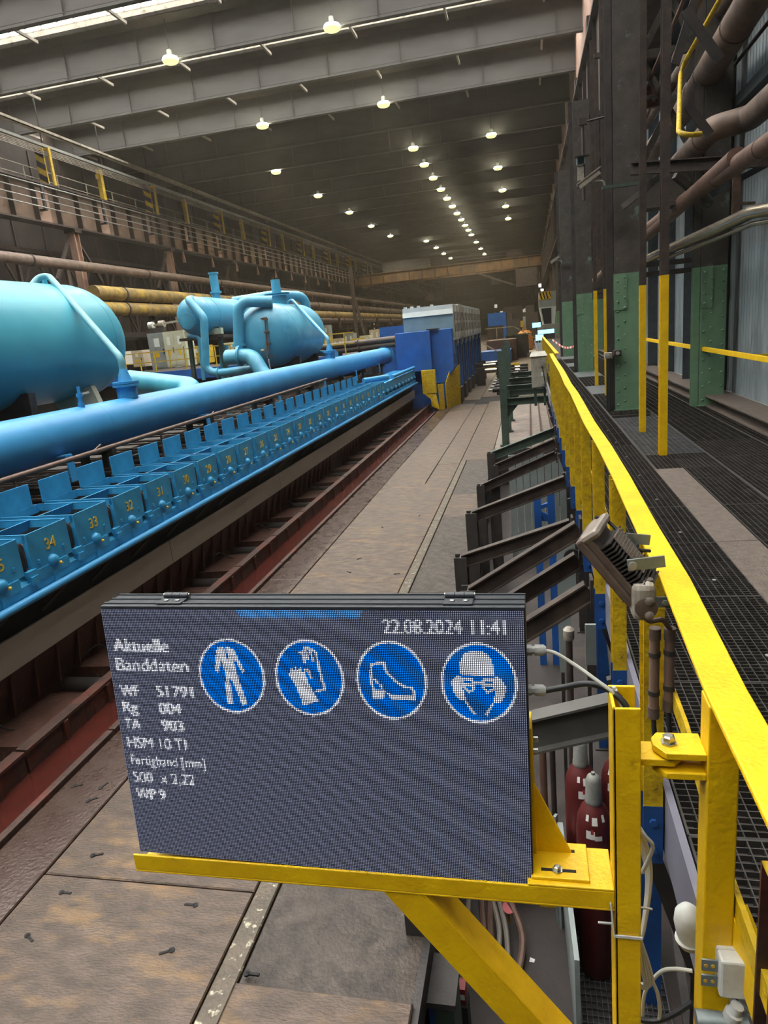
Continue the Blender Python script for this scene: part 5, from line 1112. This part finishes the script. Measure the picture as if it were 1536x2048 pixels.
# ================================================================ yellow display bracket
fr = empty('display_bracket', (.16, 1.29, -.6), 'yellow welded swing bracket carrying the LED display', 'bracket'); FO = V(fr.location)
def B(mb, name, m_='yellow', bev=.002): o = mb.build(name, m_, fr, bevel=bev); o.location = -FO; return o
XP0, XP1, YP0, YP1 = .131, .184, 1.25, 1.335
q = MB().box(XP0, XP0 + .007, YP0, YP1, -.75, .9); q.box(XP0, XP1, YP0, YP0 + .007, -.75, .9).box(XP0, XP1, YP1 - .007, YP1, -.75, .905); B(q, 'upright')
B(MB().box(-1.012, XP0, YP0, YP0 + .006, .418, .462).box(-1.012, XP0, YP0, 1.36, .412, .418), 'ledge')
B(MB().box(-.05, XP0, YP0, 1.37, .462, .468), 'ledge_top')
A0, A1 = V((-.385, 1.252, .42)), V((.14, 1.252, -.29)); dv = (A1 - A0).normalized(); pv_ = V((-dv.z, 0, dv.x)); pv_ = pv_ if pv_.z > 0 else -pv_
q = MB().prism([A0, A0 + V((.09, 0, 0)), A1 + V((.09, 0, 0)) + dv * .0, A1], (0, .006, 0)); c0 = A0 + V((.09, 0, 0)); c1 = A1 + V((.09, 0, 0)); q.prism([c0, c1, c1 + V((.0, .085, 0)), c0 + V((.0, .085, 0))], pv_ * .006); B(q, 'brace')
B(MB().prism([P(1063, 1556, 'y', 1.34), P(1152, 1722, 'y', 1.34), P(1066, 1722, 'y', 1.34)], (0, .006, 0)), 'gusset')
a = P(1056, 1452, 'y', 1.34); b = P(1068, 1745, 'y', 1.34); B(MB().box(a.x - .01, a.x + .008, 1.33, 1.40, b.z, a.z), 'mount_plate')
zb = .474; B(MB().box(-.042, .082, 1.262, 1.372, .468, zb + .002), 'slotted_plate')
for yy in (1.285, 1.345): B(MB().box(-.02, .055, yy - .004, yy + .004, zb + .002, zb + .003), 'slot', 'joint_black', 0)
B(MB().lathe((.015, 1.285, zb + .003), (0, 0, 1), [(0, .012), (.002, .012), (.002, .008), (.009, .008), (.011, .005)], 6), 'bolt', 'bolt_steel', 0)
for py in (1478, 1502): c = P(1066, py, 'y', 1.36); B(MB().cyl(c, c + V((.011, 0, 0)), .006, 6), 'bolt', 'bolt_steel', 0)
# hinge: two ears on the rail post, tongue on the bracket
zh = P(1320, 1500, 'y', 1.262).z
B(MB().prism([(XP1, 1.262, zh - .038), (XP1 + .065, 1.262, zh - .038), (XP1 + .085, 1.285, zh - .038), (XP1 + .085, 1.325, zh - .038), (XP1, 1.325, zh - .038)], (0, 0, .016)), 'hinge_tongue')
for dz in (-.018, -.062):
    o = MB().prism([(.307, 1.255, zh + dz), (.307, 1.33, zh + dz), (.225, 1.33, zh + dz), (.212, 1.31, zh + dz), (.212, 1.285, zh + dz), (.232, 1.255, zh + dz)], (0, 0, .015)).build('hinge_ear', 'yellow', hr, bevel=.002); o.location = -O
o = MB().lathe((.243, 1.292, zh - .003), (0, 0, 1), [(0, .0165), (.004, .0165), (.004, .0125), (.0155, .0125), (.018, .009)], 6).build('hinge_bolt', 'bolt_steel', hr); o.location = -O
# lower cable ties and cable bundles hanging on the bracket
cb = empty('cable_bundle', (.205, 1.36, .3), 'coiled white cable bundle tied behind the bracket upright', 'cable'); CO = V(cb.location)
def cpx(px, py, Y): return P(px, py, 'y', Y) - CO
for k in range(5):
    d = k * .006; MB().tube(curve([cpx(1279, 1660, 1.36 + d), cpx(1296 - 3 * k, 1700, 1.37 + d), cpx(1302 - 2 * k, 1760, 1.37 + d), cpx(1290 - k, 1850, 1.36 + d), cpx(1276, 1900, 1.35 + d)], 8), .004, 7).build('coil', 'cable_grey', cb, True)
MB().tube(curve([cpx(1276, 1650, 1.35), cpx(1290, 1672, 1.34), cpx(1305, 1690, 1.34), cpx(1300, 1712, 1.34), cpx(1284, 1745, 1.34)], 8), .0045, 8).build('loop', 'cable_grey', cb, True)
for k in range(4): MB().tube(curve([cpx(1278, 1870, 1.35), cpx(1298 - 5 * k, 1930, 1.35), cpx(1304 - 5 * k, 1965, 1.35), cpx(1285 - 2 * k, 1976 - 3 * k, 1.35), cpx(1272, 1960, 1.35)], 8), .004, 7).build('coil', 'cable_grey', cb, True)
MB().tube(curve([cpx(1284, 2048, 1.37), cpx(1290, 1985, 1.37), cpx(1320, 1945, 1.36), cpx(1350, 1938, 1.35), cpx(1385, 1942, 1.34)], 8), .0045, 8).build('lead', 'cable_grey', cb, True)
MB().tube(curve([cpx(1272, 2038, 1.36), cpx(1310, 2042, 1.36), cpx(1345, 2030, 1.36), cpx(1385, 2005, 1.36)], 8), .0065, 8).build('black_lead', 'cable_black', cb, True)
MB().tube(curve([cpx(1304, 1960, 1.36), cpx(1316, 1990, 1.36), cpx(1320, 2030, 1.36), cpx(1310, 2060, 1.36)], 6), .0045, 8).build('lead', 'cable_grey', cb, True)
tie = empty('cable_tie', (XP0, 1.25, .27), 'white cable tie strapped round the bracket upright', 'cable tie')
zt = P(1250, 1872, 'y', 1.25).z - .27; MB().box(-.003, .056, -.004, -.001, zt - .003, zt + .003).build('strap', 'plastic_white', tie); MB().bar((-.002, -.002, zt), (-.008, .0, zt + .085), .005, .003).build('riser', 'plastic_white', tie)
MB().bar((-.005, .0, zt + .03), (-.035, -.01, zt + .04), .004, .003).build('tail', 'plastic_white', tie); MB().bar((.056, .05, zt + .03), (.085, .06, zt + .018), .004, .003).build('tail', 'plastic_white', tie)

# ================================================================ floodlight, switch box, conduits on the handrail
fl = empty('floodlight', (.228, 1.90, .985), 'dusty brown LED floodlight with cooling fins clamped to the handrail', 'floodlight'); FL = V(fl.location)
Lx = V((.60, -.10, -.79)).normalized(); Nn = V((.76, -.35, .52)); Nn = (Nn - Lx * Nn.dot(Lx)).normalized(); Wd = Lx.cross(Nn)
def fbox(c, l, n, w): return MB().obox(V(c), Lx * l, Wd * w, Nn * n)
fc = V((-.005, 0, 0)); Lx = Lx * .82; Wd = Wd * .82; Nn = Nn * .9
fbox(fc - Nn * .035, .14, .014, .085).build('front_frame', 'flood_body', fl, bevel=.006)
fbox(fc - Nn * .053, .12, .002, .07).build('lens', 'glass_dark', fl)
fbox(fc - Nn * .01, .13, .012, .078).build('back_plate', 'flood_body', fl, bevel=.004)
fin = MB()
for k in range(15): fin.obox(fc + Lx * (-.075 + .0145 * k) + Nn * .018, Lx * .0025, Wd * .072, Nn * .022)
fin.build('cooling_fins', 'steel_dark', fl)
gr = MB()
for k in range(9): gr.obox(fc + Wd * (-.045 + .009 * k) + Lx * .0 + Nn * .042, Lx * .075, Wd * .002, Nn * .002)
for k in range(13): gr.obox(fc - Wd * .008 + Lx * (-.075 + .0125 * k) + Nn * .042, Lx * .0015, Wd * .038, Nn * .002)
gr.build('grille', 'flood_lid', fl)
MB().obox(fc - Lx * .128 + Nn * .0, Lx * .016, Wd * .082, Nn * .036).build('end_cap', 'flood_lid', fl, bevel=.012)
MB().obox(fc + Lx * .125 + Nn * .0, Lx * .012, Wd * .08, Nn * .034).build('end_cap', 'flood_body', fl, bevel=.008)
for py0, py1, px0, px1, Y in ((1131, 1122, 1255, 1330, 1.72), (1075, 1080, 1240, 1300, 1.98)):
    a = P(px0, py0, 'y', Y) - FL; b = P(px1, py1, 'y', Y) - FL; MB().bar(a, b, .006, .03).build('yoke_arm', 'galvanised', fl); MB().cyl(a + V((.012, -.008, 0)), a + V((.012, .006, 0)), .011, 8).build('yoke_bolt', 'steel_grey', fl)
MB().tube(curve([P(1190, 1034, 'y', 1.95) - FL, P(1215, 1042, 'y', 1.95) - FL, P(1245, 1072, 'y', 1.93) - FL, P(1275, 1098, 'y', 1.93) - FL, P(1300, 1102, 'y', 1.95) - FL], 8), .005, 8).build('cable', 'cable_black', fl, True)
sb = empty('push_button_box', P(1284, 1195, 'y', 1.86), 'dirty white round-cornered push-button box on the handrail post', 'switch box')
MB().box(-.031, .031, -.045, .035, -.055, .055).build('body', 'plastic_dirty', sb, bevel=.018); MB().lathe((.004, -.045, -.012), (0, -1, 0), [(0, .03), (.004, .03), (.005, .027)], 18).build('bezel', 'flood_body', sb, True)
for z in (.008, -.032): MB().lathe((.012, -.048, z), (0, -1, 0), [(0, .012), (.004, .012), (.006, .009)], 14).build('button', 'flood_lid', sb, True)
for x in (-.008, .016): MB().lathe((x, -.005, .054), (0, 0, 1), [(0, .013), (.003, .012)], 12).build('top_knob', 'flood_body', sb, True)
MB().box(.03, .075, .0, .006, -.03, .0).build('mount_tab', 'galvanised', sb); MB().cyl((.06, 0, -.015), (.06, -.008, -.015), .008, 6).build('tab_bolt', 'steel_grey', sb)
cd = empty('cable_conduit', P(1325, 1340, 'y', 2.08), 'pair of brown plastic cable conduits clipped to the rusty rail post', 'conduit'); CDO = V(cd.location)
for (px, y0, y1) in ((1310, 1258, 1432), (1340, 1258, 1418)):
    a = P(px, y0, 'y', 2.08) - CDO; b = P(px - 3, y1, 'y', 2.08) - CDO; MB().cyl(a, b, .0155, 14).build('tube', 'cable_rust', cd, True)
    for e, d_ in ((a, b - a), (b, a - b)): MB().lathe(e, d_, [(-.004, .018), (.035, .018)], 14).build('sleeve', 'flood_body', cd, True)
    for f_ in (.28, .72): c = a.lerp(b, f_); MB().lathe(c, b - a, [(-.008, .018), (.008, .018)], 14).build('clip', 'steel_dark', cd, True)
    MB().tube(curve([b, b + V((.002, 0, -.05)), b + V((.01, .01, -.12)), b + V((.01, .01, -.2))], 5), .008, 8).build('cable', 'cable_black', cd, True)
MB().tube(curve([P(1288, 1232, 'y', 1.9) - CDO, P(1300, 1242, 'y', 1.95) - CDO, P(1325, 1240, 'y', 2.0) - CDO, P(1340, 1258, 'y', 2.08) - CDO], 6), .008, 8).build('link_cable', 'cable_rust', cd, True)
# brown stanchion, brace, white boxes in the lower right corner
st2 = empty('brown_stanchion', (.40, 1.06, -.5), 'rusty brown stanchion at the lower right picture edge', 'stanchion')
MB().channel((0, 0, -.5), (0, 0, 1.2), .08, .075, .007, up=(0, 1, 0)).build('shaft', 'rust_dark', st2); MB().box(-.045, .045, -.045, .045, -.51, -.5).build('foot', 'rust_dark', st2); MB().box(-.04, .04, -.03, .03, 1.2, 1.206).build('cap', 'yellow_worn', st2)
o = MB().prism([(.362, 1.262, .42), (.362, 1.262, .33), (.405, 1.12, .17), (.405, 1.12, .3)], (.007, 0, 0)).prism([(.362, 1.262, .42), (.405, 1.12, .3), (.445, 1.14, .3), (.40, 1.285, .42)], (0, 0, .006)).build('corner_brace', 'yellow', hr); o.location = -O
wb_ = empty('white_terminal_box', P(1460, 1935, 'y', 1.24), 'plain white plastic box clipped to the yellow hinge post', 'terminal box')
MB().box(-.026, .034, -.03, .05, -.05, .045).build('body', 'plastic_white', wb_, bevel=.005); MB().box(-.027, .035, .0, .004, -.051, .046).build('lid_seam', 'cable_grey', wb_)
for z in (.012, -.028):
    c = MB().box(-.058, -.026, -.012, -.008, z - .014, z + .014).build('clip_plate', 'galvanised', wb_)
    for x in (-.05, -.036): MB().cyl((x, -.012, z), (x, -.0135, z), .004, 8).build('clip_hole', 'brass', c)
for k in range(2): MB().tube(curve([(-.01 + .02 * k, 0, -.05), (.01 + .02 * k, 0, -.09), (.04 + .02 * k, .0, -.13), (.07, 0, -.15)], 5), .006, 8).build('cable', 'cable_grey', wb_, True)
cg = empty('grey_coupling', P(1465, 2032, 'y', 1.2), 'pale grey cable coupling below the white plastic box', 'coupling')
MB().lathe((0, 0, 0), (.3, 0, 1), [(-.03, .012), (-.02, .018), (.01, .018), (.012, .013), (.03, .013)], 10).build('body', 'gland', cg, True); MB().cyl((-.07, 0, -.02), (.03, 0, -.02), .02, 12).build('pipe_stub', 'galvanised', cg, True)
hd = empty('lamp_dome', P(1384, 1845, 'y', 1.42), 'clear white dome lamp half hidden behind the yellow hinge post', 'lamp')
MB().lathe((0, 0, -.045), (-.15, 0, 1), [(0, .03), (.02, .033), (.05, .034), (.075, .028), (.092, .014), (.096, .002)], 18).build('dome', 'plastic_white', hd, True); MB().lathe((0, 0, -.06), (-.15, 0, 1), [(0, .03), (.016, .036)], 18).build('base', 'cable_grey', hd, True); MB().bar((0, 0, -.05), (.05, -.08, -.05), .012, .02).build('bracket', 'galvanised', hd)

# ================================================================ pit: struts, gas bottles, odds and ends
c3 = lambda x, y: (880 + x / 3.84, 780 + y / 3.84)
XE = .36
nm = ('farthest inclined strut, dark green, joining floor edge and walkway', 'inclined dark strut just before the farthest green one', 'inclined dark strut third from the far end', 'lone inclined dark strut above the blue pit frame', 'shallow inclined strut crossing behind the steep one', 'steep inclined strut beneath the floodlight', 'steep inclined strut reaching the display top right corner', 'nearest steep inclined strut beside the display edge')
for k, (a, b) in enumerate([((880, 285), (410, 470)), ((885, 370), (435, 565)), ((890, 465), (330, 720)), ((965, 655), (265, 925)), ((1005, 990), (185, 1260)), ((1068, 1000), (250, 1505)), ((1065, 1240), (570, 1550)), ((1150, 1465), (655, 1775))]):
    p = P(*c3(*a), 'x', XE); q = P(*c3(*b), 'y', p.y); d = q - p
    if k >= 6: q = p + d * (1.12 / abs(d.x)); 
    t = empty('inclined_strut', p, nm[k], 'strut', 'inclined struts under the walkway edge'); d = q - p; hgt = .15
    off = V((0, 0, -hgt / 2))
    MB().ibeam(off, d + off, .09, hgt, .012).build('beam', 'frame_green' if k == 0 else 'steel_brown', t); MB().box(.0, .02, -.07, .07, -.2, .03).build('end_plate', 'steel_dark', t)
    MB().ibeam(d + V((-.04, 0, ZP - q.z)), d + V((-.04, 0, -.02)), .14, .16, .014, up=(0, 1, 0)).build('prop', 'steel_dark', t)
p = P(1232, 1385, 'x', XE); q = P(1050, 1428, 'y', p.y); t = empty('deep_strut', p, 'deep grey green beam behind the display cables', 'beam'); d = q - p; d = d * (1.1 / abs(d.x))
MB().ibeam((0, 0, -.12), d + V((0, 0, -.12)), .1, .2, .014).build('beam', 'pit_beam', t); MB().box(.0, .02, -.07, .07, -.25, .03).build('end_plate', 'steel_dark', t); MB().ibeam(d + V((-.04, 0, ZP - p.z - d.z)), d + V((-.04, 0, -.02)), .14, .16, .014, up=(0, 1, 0)).build('prop', 'steel_dark', t)
for k in range(12):
    y = 2.4 + 1.45 * k; t = empty('walkway_prop', (.62, y, ZP), f'dark prop under the walkway, {ORD[k]} from the camera', 'prop', 'props under the walkway')
    MB().ibeam((0, 0, 0), (0, 0, -ZP - .28), .12, .14, .012, up=(0, 1, 0)).build('post', 'deep_blue' if k in (1, 3) else 'steel_dark', t); MB().bar((0, 0, 1.7), (-.22, .0, 2.4), .05, .06).build('knee', 'steel_dark', t); MB().bar((0, .05, .9), (0, 1.4, 1.9), .04, .05).build('diagonal', 'steel_dark', t); MB().box(-.1, .1, -.1, .1, 0, .015).build('foot', 'steel_dark', t)
def bottle(x, y, label, rot=0):
    t = empty('gas_cylinder', (x, y, ZP), label, 'gas cylinder', 'gas cylinders'); t.rotation_euler = (0, 0, rot); R = .115
    MB().lathe((0, 0, 0), (0, 0, 1), [(0, .085), (.02, .108), (.05, R), (1.2, R), (1.28, .108), (1.35, .085), (1.39, .055), (1.41, .045), (1.43, .04)], 28).build('body', 'gas_maroon', t, True)
    MB().lathe((0, 0, 1.39), (0, 0, 1), [(0, .05), (.01, .056), (.03, .055), (.05, .052), (.17, .048), (.2, .038), (.212, .02), (.213, .012), (.23, .012)], 18).build('cap', 'gas_cap', t, True)
    for z, a0, w, h, m_ in ((1.315, -1.6, .35, .05, 'paper'), (1.22, -1.85, .5, .06, 'paper'), (1.245, -1.75, .16, .035, 'label_red'), (1.2, -1.4, .4, .035, 'paper'), (1.06, -1.7, .24, .045, 'paper'), (1.33, -1.0, .2, .045, 'paper'), (1.33, -2.1, .2, .04, 'paper')):
        rr = lambda zz: R + .001 if zz < 1.2 else (R - .006 * (zz - 1.2) / .08 if zz < 1.28 else .108 - (zz - 1.28) / .07 * .023 + .001) + .001
        vs = []; n_ = 5
        for i in range(n_ + 1):
            an = a0 - w / 2 + w * i / n_
            for zz in (z - h / 2, z + h / 2): vs.append((rr(zz) * math.cos(an), rr(zz) * math.sin(an), zz))
        MB().add(vs, [(2 * i, 2 * i + 2, 2 * i + 3, 2 * i + 1) for i in range(n_)]).build('label', m_, t)
    return t
bottle(.295, 4.02, 'front maroon gas cylinder with white labels and grey cap'); bottle(.24, 4.42, 'maroon gas cylinder just behind the front labelled one', .3); bottle(.50, 4.5, 'maroon gas cylinder mostly hidden behind the bracket upright', -.2)
t = empty('pit_grating', (.13, 3.0, ZP), 'galvanised grating under the gas cylinders', 'grating'); MB().box(0, .6, 0, .02, 0, .03).box(0, .6, 1.75, 1.77, 0, .03).build('frame', 'galvanised', t)
g = grating(.6, 1.75, .035, .05, .004, .025); g.build('mesh', 'grating_light', t, loc=(0, 0, .03))
t = empty('grey_board', (.1, 3.9, ZP), 'grey metal board on edge beside the gas cylinders', 'board')
MB().hexa([(.02, -.5, 0), (.05, -.5, 0), (.03, .45, 0), (-.01, .45, 0), (.02, -.5, .75), (.05, -.5, .75), (.0, .45, .95), (-.04, .45, .95)]).build('board', 'panel_grey', t); MB().bar((-.03, .45, .0), (-.05, .46, 1.0), .04, .02).bar((-.06, .5, 0), (-.09, .5, .98), .03, .02).build('slat', 'panel_grey', t)
t = empty('red_stand', (-.3, 4.75, ZP), 'low red steel stand on the pit floor', 'stand')
for x in (-.16, .16):
    for y in (-.15, .15): MB().box(x - .025, x + .025, y - .025, y + .025, 0, .34).build('leg', 'red_paint', t)
MB().box(-.18, .18, -.17, -.13, .2, .27).box(-.18, .18, .13, .17, .2, .27).build('rail', 'red_paint', t); MB().cyl((0, 0, .3), (0, 0, .6), .12, 16).build('drum', 'red_paint', t, True); MB().box(-.18, .18, -.18, .18, .28, .31).build('plate', 'red_paint', t)
t = empty('yellow_foot', (-.02, 4.6, ZP), 'yellow machine foot on the pit floor', 'foot'); MB().box(-.07, .07, -.07, .07, 0, .14).build('block', 'yellow_worn', t); MB().box(-.07, -.03, -.03, .03, .14, .9).build('stem', 'yellow_worn', t)
p = P(1064, 1922, 'z', ZP); t = empty('paper_scrap', (p.x, p.y, ZP), 'white paper scrap on the dark pit floor', 'scrap'); MB().prism([(-.02, -.01, .002), (.015, -.02, .01), (.022, .012, .004), (-.012, .018, .012)], (0, 0, .001)).build('scrap', 'paper', t); MB().prism([(-.02, -.01, .002), (0, 0, .012), (-.012, .018, .012)], (0, 0, .001)).build('fold', 'paper', t)
hs = empty('hose_bundle', (-.5, 4.4, ZP), 'hanging grey brown hoses at the pit wall with red valve wheel', 'hoses')
for k in range(6):
    x = -.12 + .055 * k; MB().tube(curve([(x, .1, 1.1), (x + .01, .05, .7), (x + .03 * math.sin(k), 0, .35), (x + .06 * (k % 3), -.25, .12), (x + .08, -.6, .03)], 6), .02 + .006 * (k % 2), 8).build('hose', 'rust_pipe' if k % 2 else 'hose_grey', hs, True)
vw = MB().lathe((.18, -.12, .22), (0, -.6, 1), [(-.008, .035), (-.008, .047), (.008, .047), (.008, .035)], 14).build('valve_wheel', 'valve_red', hs); MB().bar((.14, -.12, .22), (.22, -.12, .22), .008, .008).bar((.18, -.15, .2), (.18, -.09, .24), .008, .008).build('spokes', 'valve_red', vw); MB().cyl((.18, -.1, .06), (.18, -.12, .22), .01, 8).build('stem', 'brass', vw)
t = empty('green_pillar', (-.66, 3.1, ZP), 'green steel pillar with a blue edge carrying the near floor', 'pillar'); MB().box(-.01, .1, -.15, .1, 0, .86).build('shaft', 'frame_green', t); MB().box(-.04, -.01, -.17, .1, 0, .86).build('edge', 'deep_blue', t); MB().box(-.05, .12, -.2, .12, .86, .9).build('cap', 'steel_dark', t)
p = P(919, 1985, 'y', 3.3); t = empty('red_carton', (p.x, 3.3, p.z), 'small red and white carton on the pit ledge', 'carton'); MB().box(-.04, .04, -.03, .05, -.06, .06).build('box', 'red_paint', t); MB().box(-.035, .035, -.032, -.03, -.02, .02).build('print', 'paper', t); MB().box(-.06, .05, -.05, .06, ZP - p.z, -.06).build('ledge', 'dark_void', t)
# grey plank screen, blue frame and pale panels deeper in the pit
a = P(1022, 1045, 'y', 13.0); b = P(1120, 905, 'y', 13.0); t = empty('plank_screen', (a.x, 13.0, ZP), 'grey vertical plank screen at the far end of the pit', 'screen'); n_ = 8; w = (b.x - a.x + .1) / n_
for k in range(n_): MB().box(w * k + .006, w * (k + 1) - .006, 0, .03, 0, b.z - ZP - .02 * (k % 2)).build('plank', 'panel_grey', t)
MB().box(0, w * n_, .03, .06, .4, .5).build('batten', 'steel_dark', t)
t = empty('blue_frame', P(1085, 1035, 'y', 8.6), 'bright blue steel bracket frame standing in the pit', 'frame'); bo = V(t.location); f_ = lambda px, py, Y=8.6: P(px, py, 'y', Y) - bo
zz = ZP - bo.z
for px in (1076, 1103): c = f_(px, 1035); MB().box(c.x - .045, c.x + .045, -.04, .04, zz, .3 if px < 1090 else .42).build('post', 'stand_blue', t)
for (x0, y0, x1, y1) in ((1070, 1018, 1104, 1006), (1070, 1022, 1110, 1038), (1076, 1036, 1110, 1040)): MB().bar(f_(x0, y0), f_(x1, y1), .05, .05).build('arm', 'stand_blue', t)
for k, (x0, x1, y0, y1, Y, lab) in enumerate(((1117, 1150, 1085, 1215, 6.8, 'pale panel behind the inclined struts'), (1120, 1142, 1225, 1345, 5.6, 'pale panel right of the display, upper'), (1172, 1192, 1250, 1330, 5.2, 'pale narrow panel near the blue post feet'))):
    a = P(x0, y1, 'y', Y); b = P(x1, y0, 'y', Y); t = empty('pale_panel', (a.x, Y, ZP), lab, 'panel'); MB().box(0, b.x - a.x, 0, .03, a.z - ZP, b.z - ZP).build('sheet', 'panel_grey', t); MB().box(.01, .04, .0, .03, 0, a.z - ZP).build('leg', 'steel_dark', t)
    if k == 0: MB().cyl(((b.x - a.x) * .85, 0, (a.z + b.z) / 2 - ZP + .2), ((b.x - a.x) * .85, -.03, (a.z + b.z) / 2 - ZP + .2), .09, 16).build('port', 'dark_void', t)
for k, (px, y0, y1, Y, m_, lab) in enumerate(((1091, 1468, 1650, 4.9, 'brass', 'upright ochre pipe beside the display edge'), (1108, 1470, 1600, 5.2, 'steel_brown', 'upright dark pipe next to the ochre pipe'), (1140, 1280, 1360, 4.6, 'brass', 'upright valve pipe with brass head in the pit'))):
    a = P(px, y1, 'y', Y); b = P(px, y0, 'y', Y); t = empty('pit_pipe', (a.x, Y, ZP), lab, 'pipe'); MB().cyl((0, 0, 0), (0, 0, b.z - ZP), .025 if k else .03, 10).build('tube', 'rust_pipe' if k == 0 else 'steel_brown', t, True)
    MB().lathe((0, 0, b.z - ZP), (0, 0, 1), [(0, .03), (.02, .04), (.08, .04), (.1, .02)], 10).build('head', 'plastic_dirty' if k == 2 else 'rust_pipe', t, True)
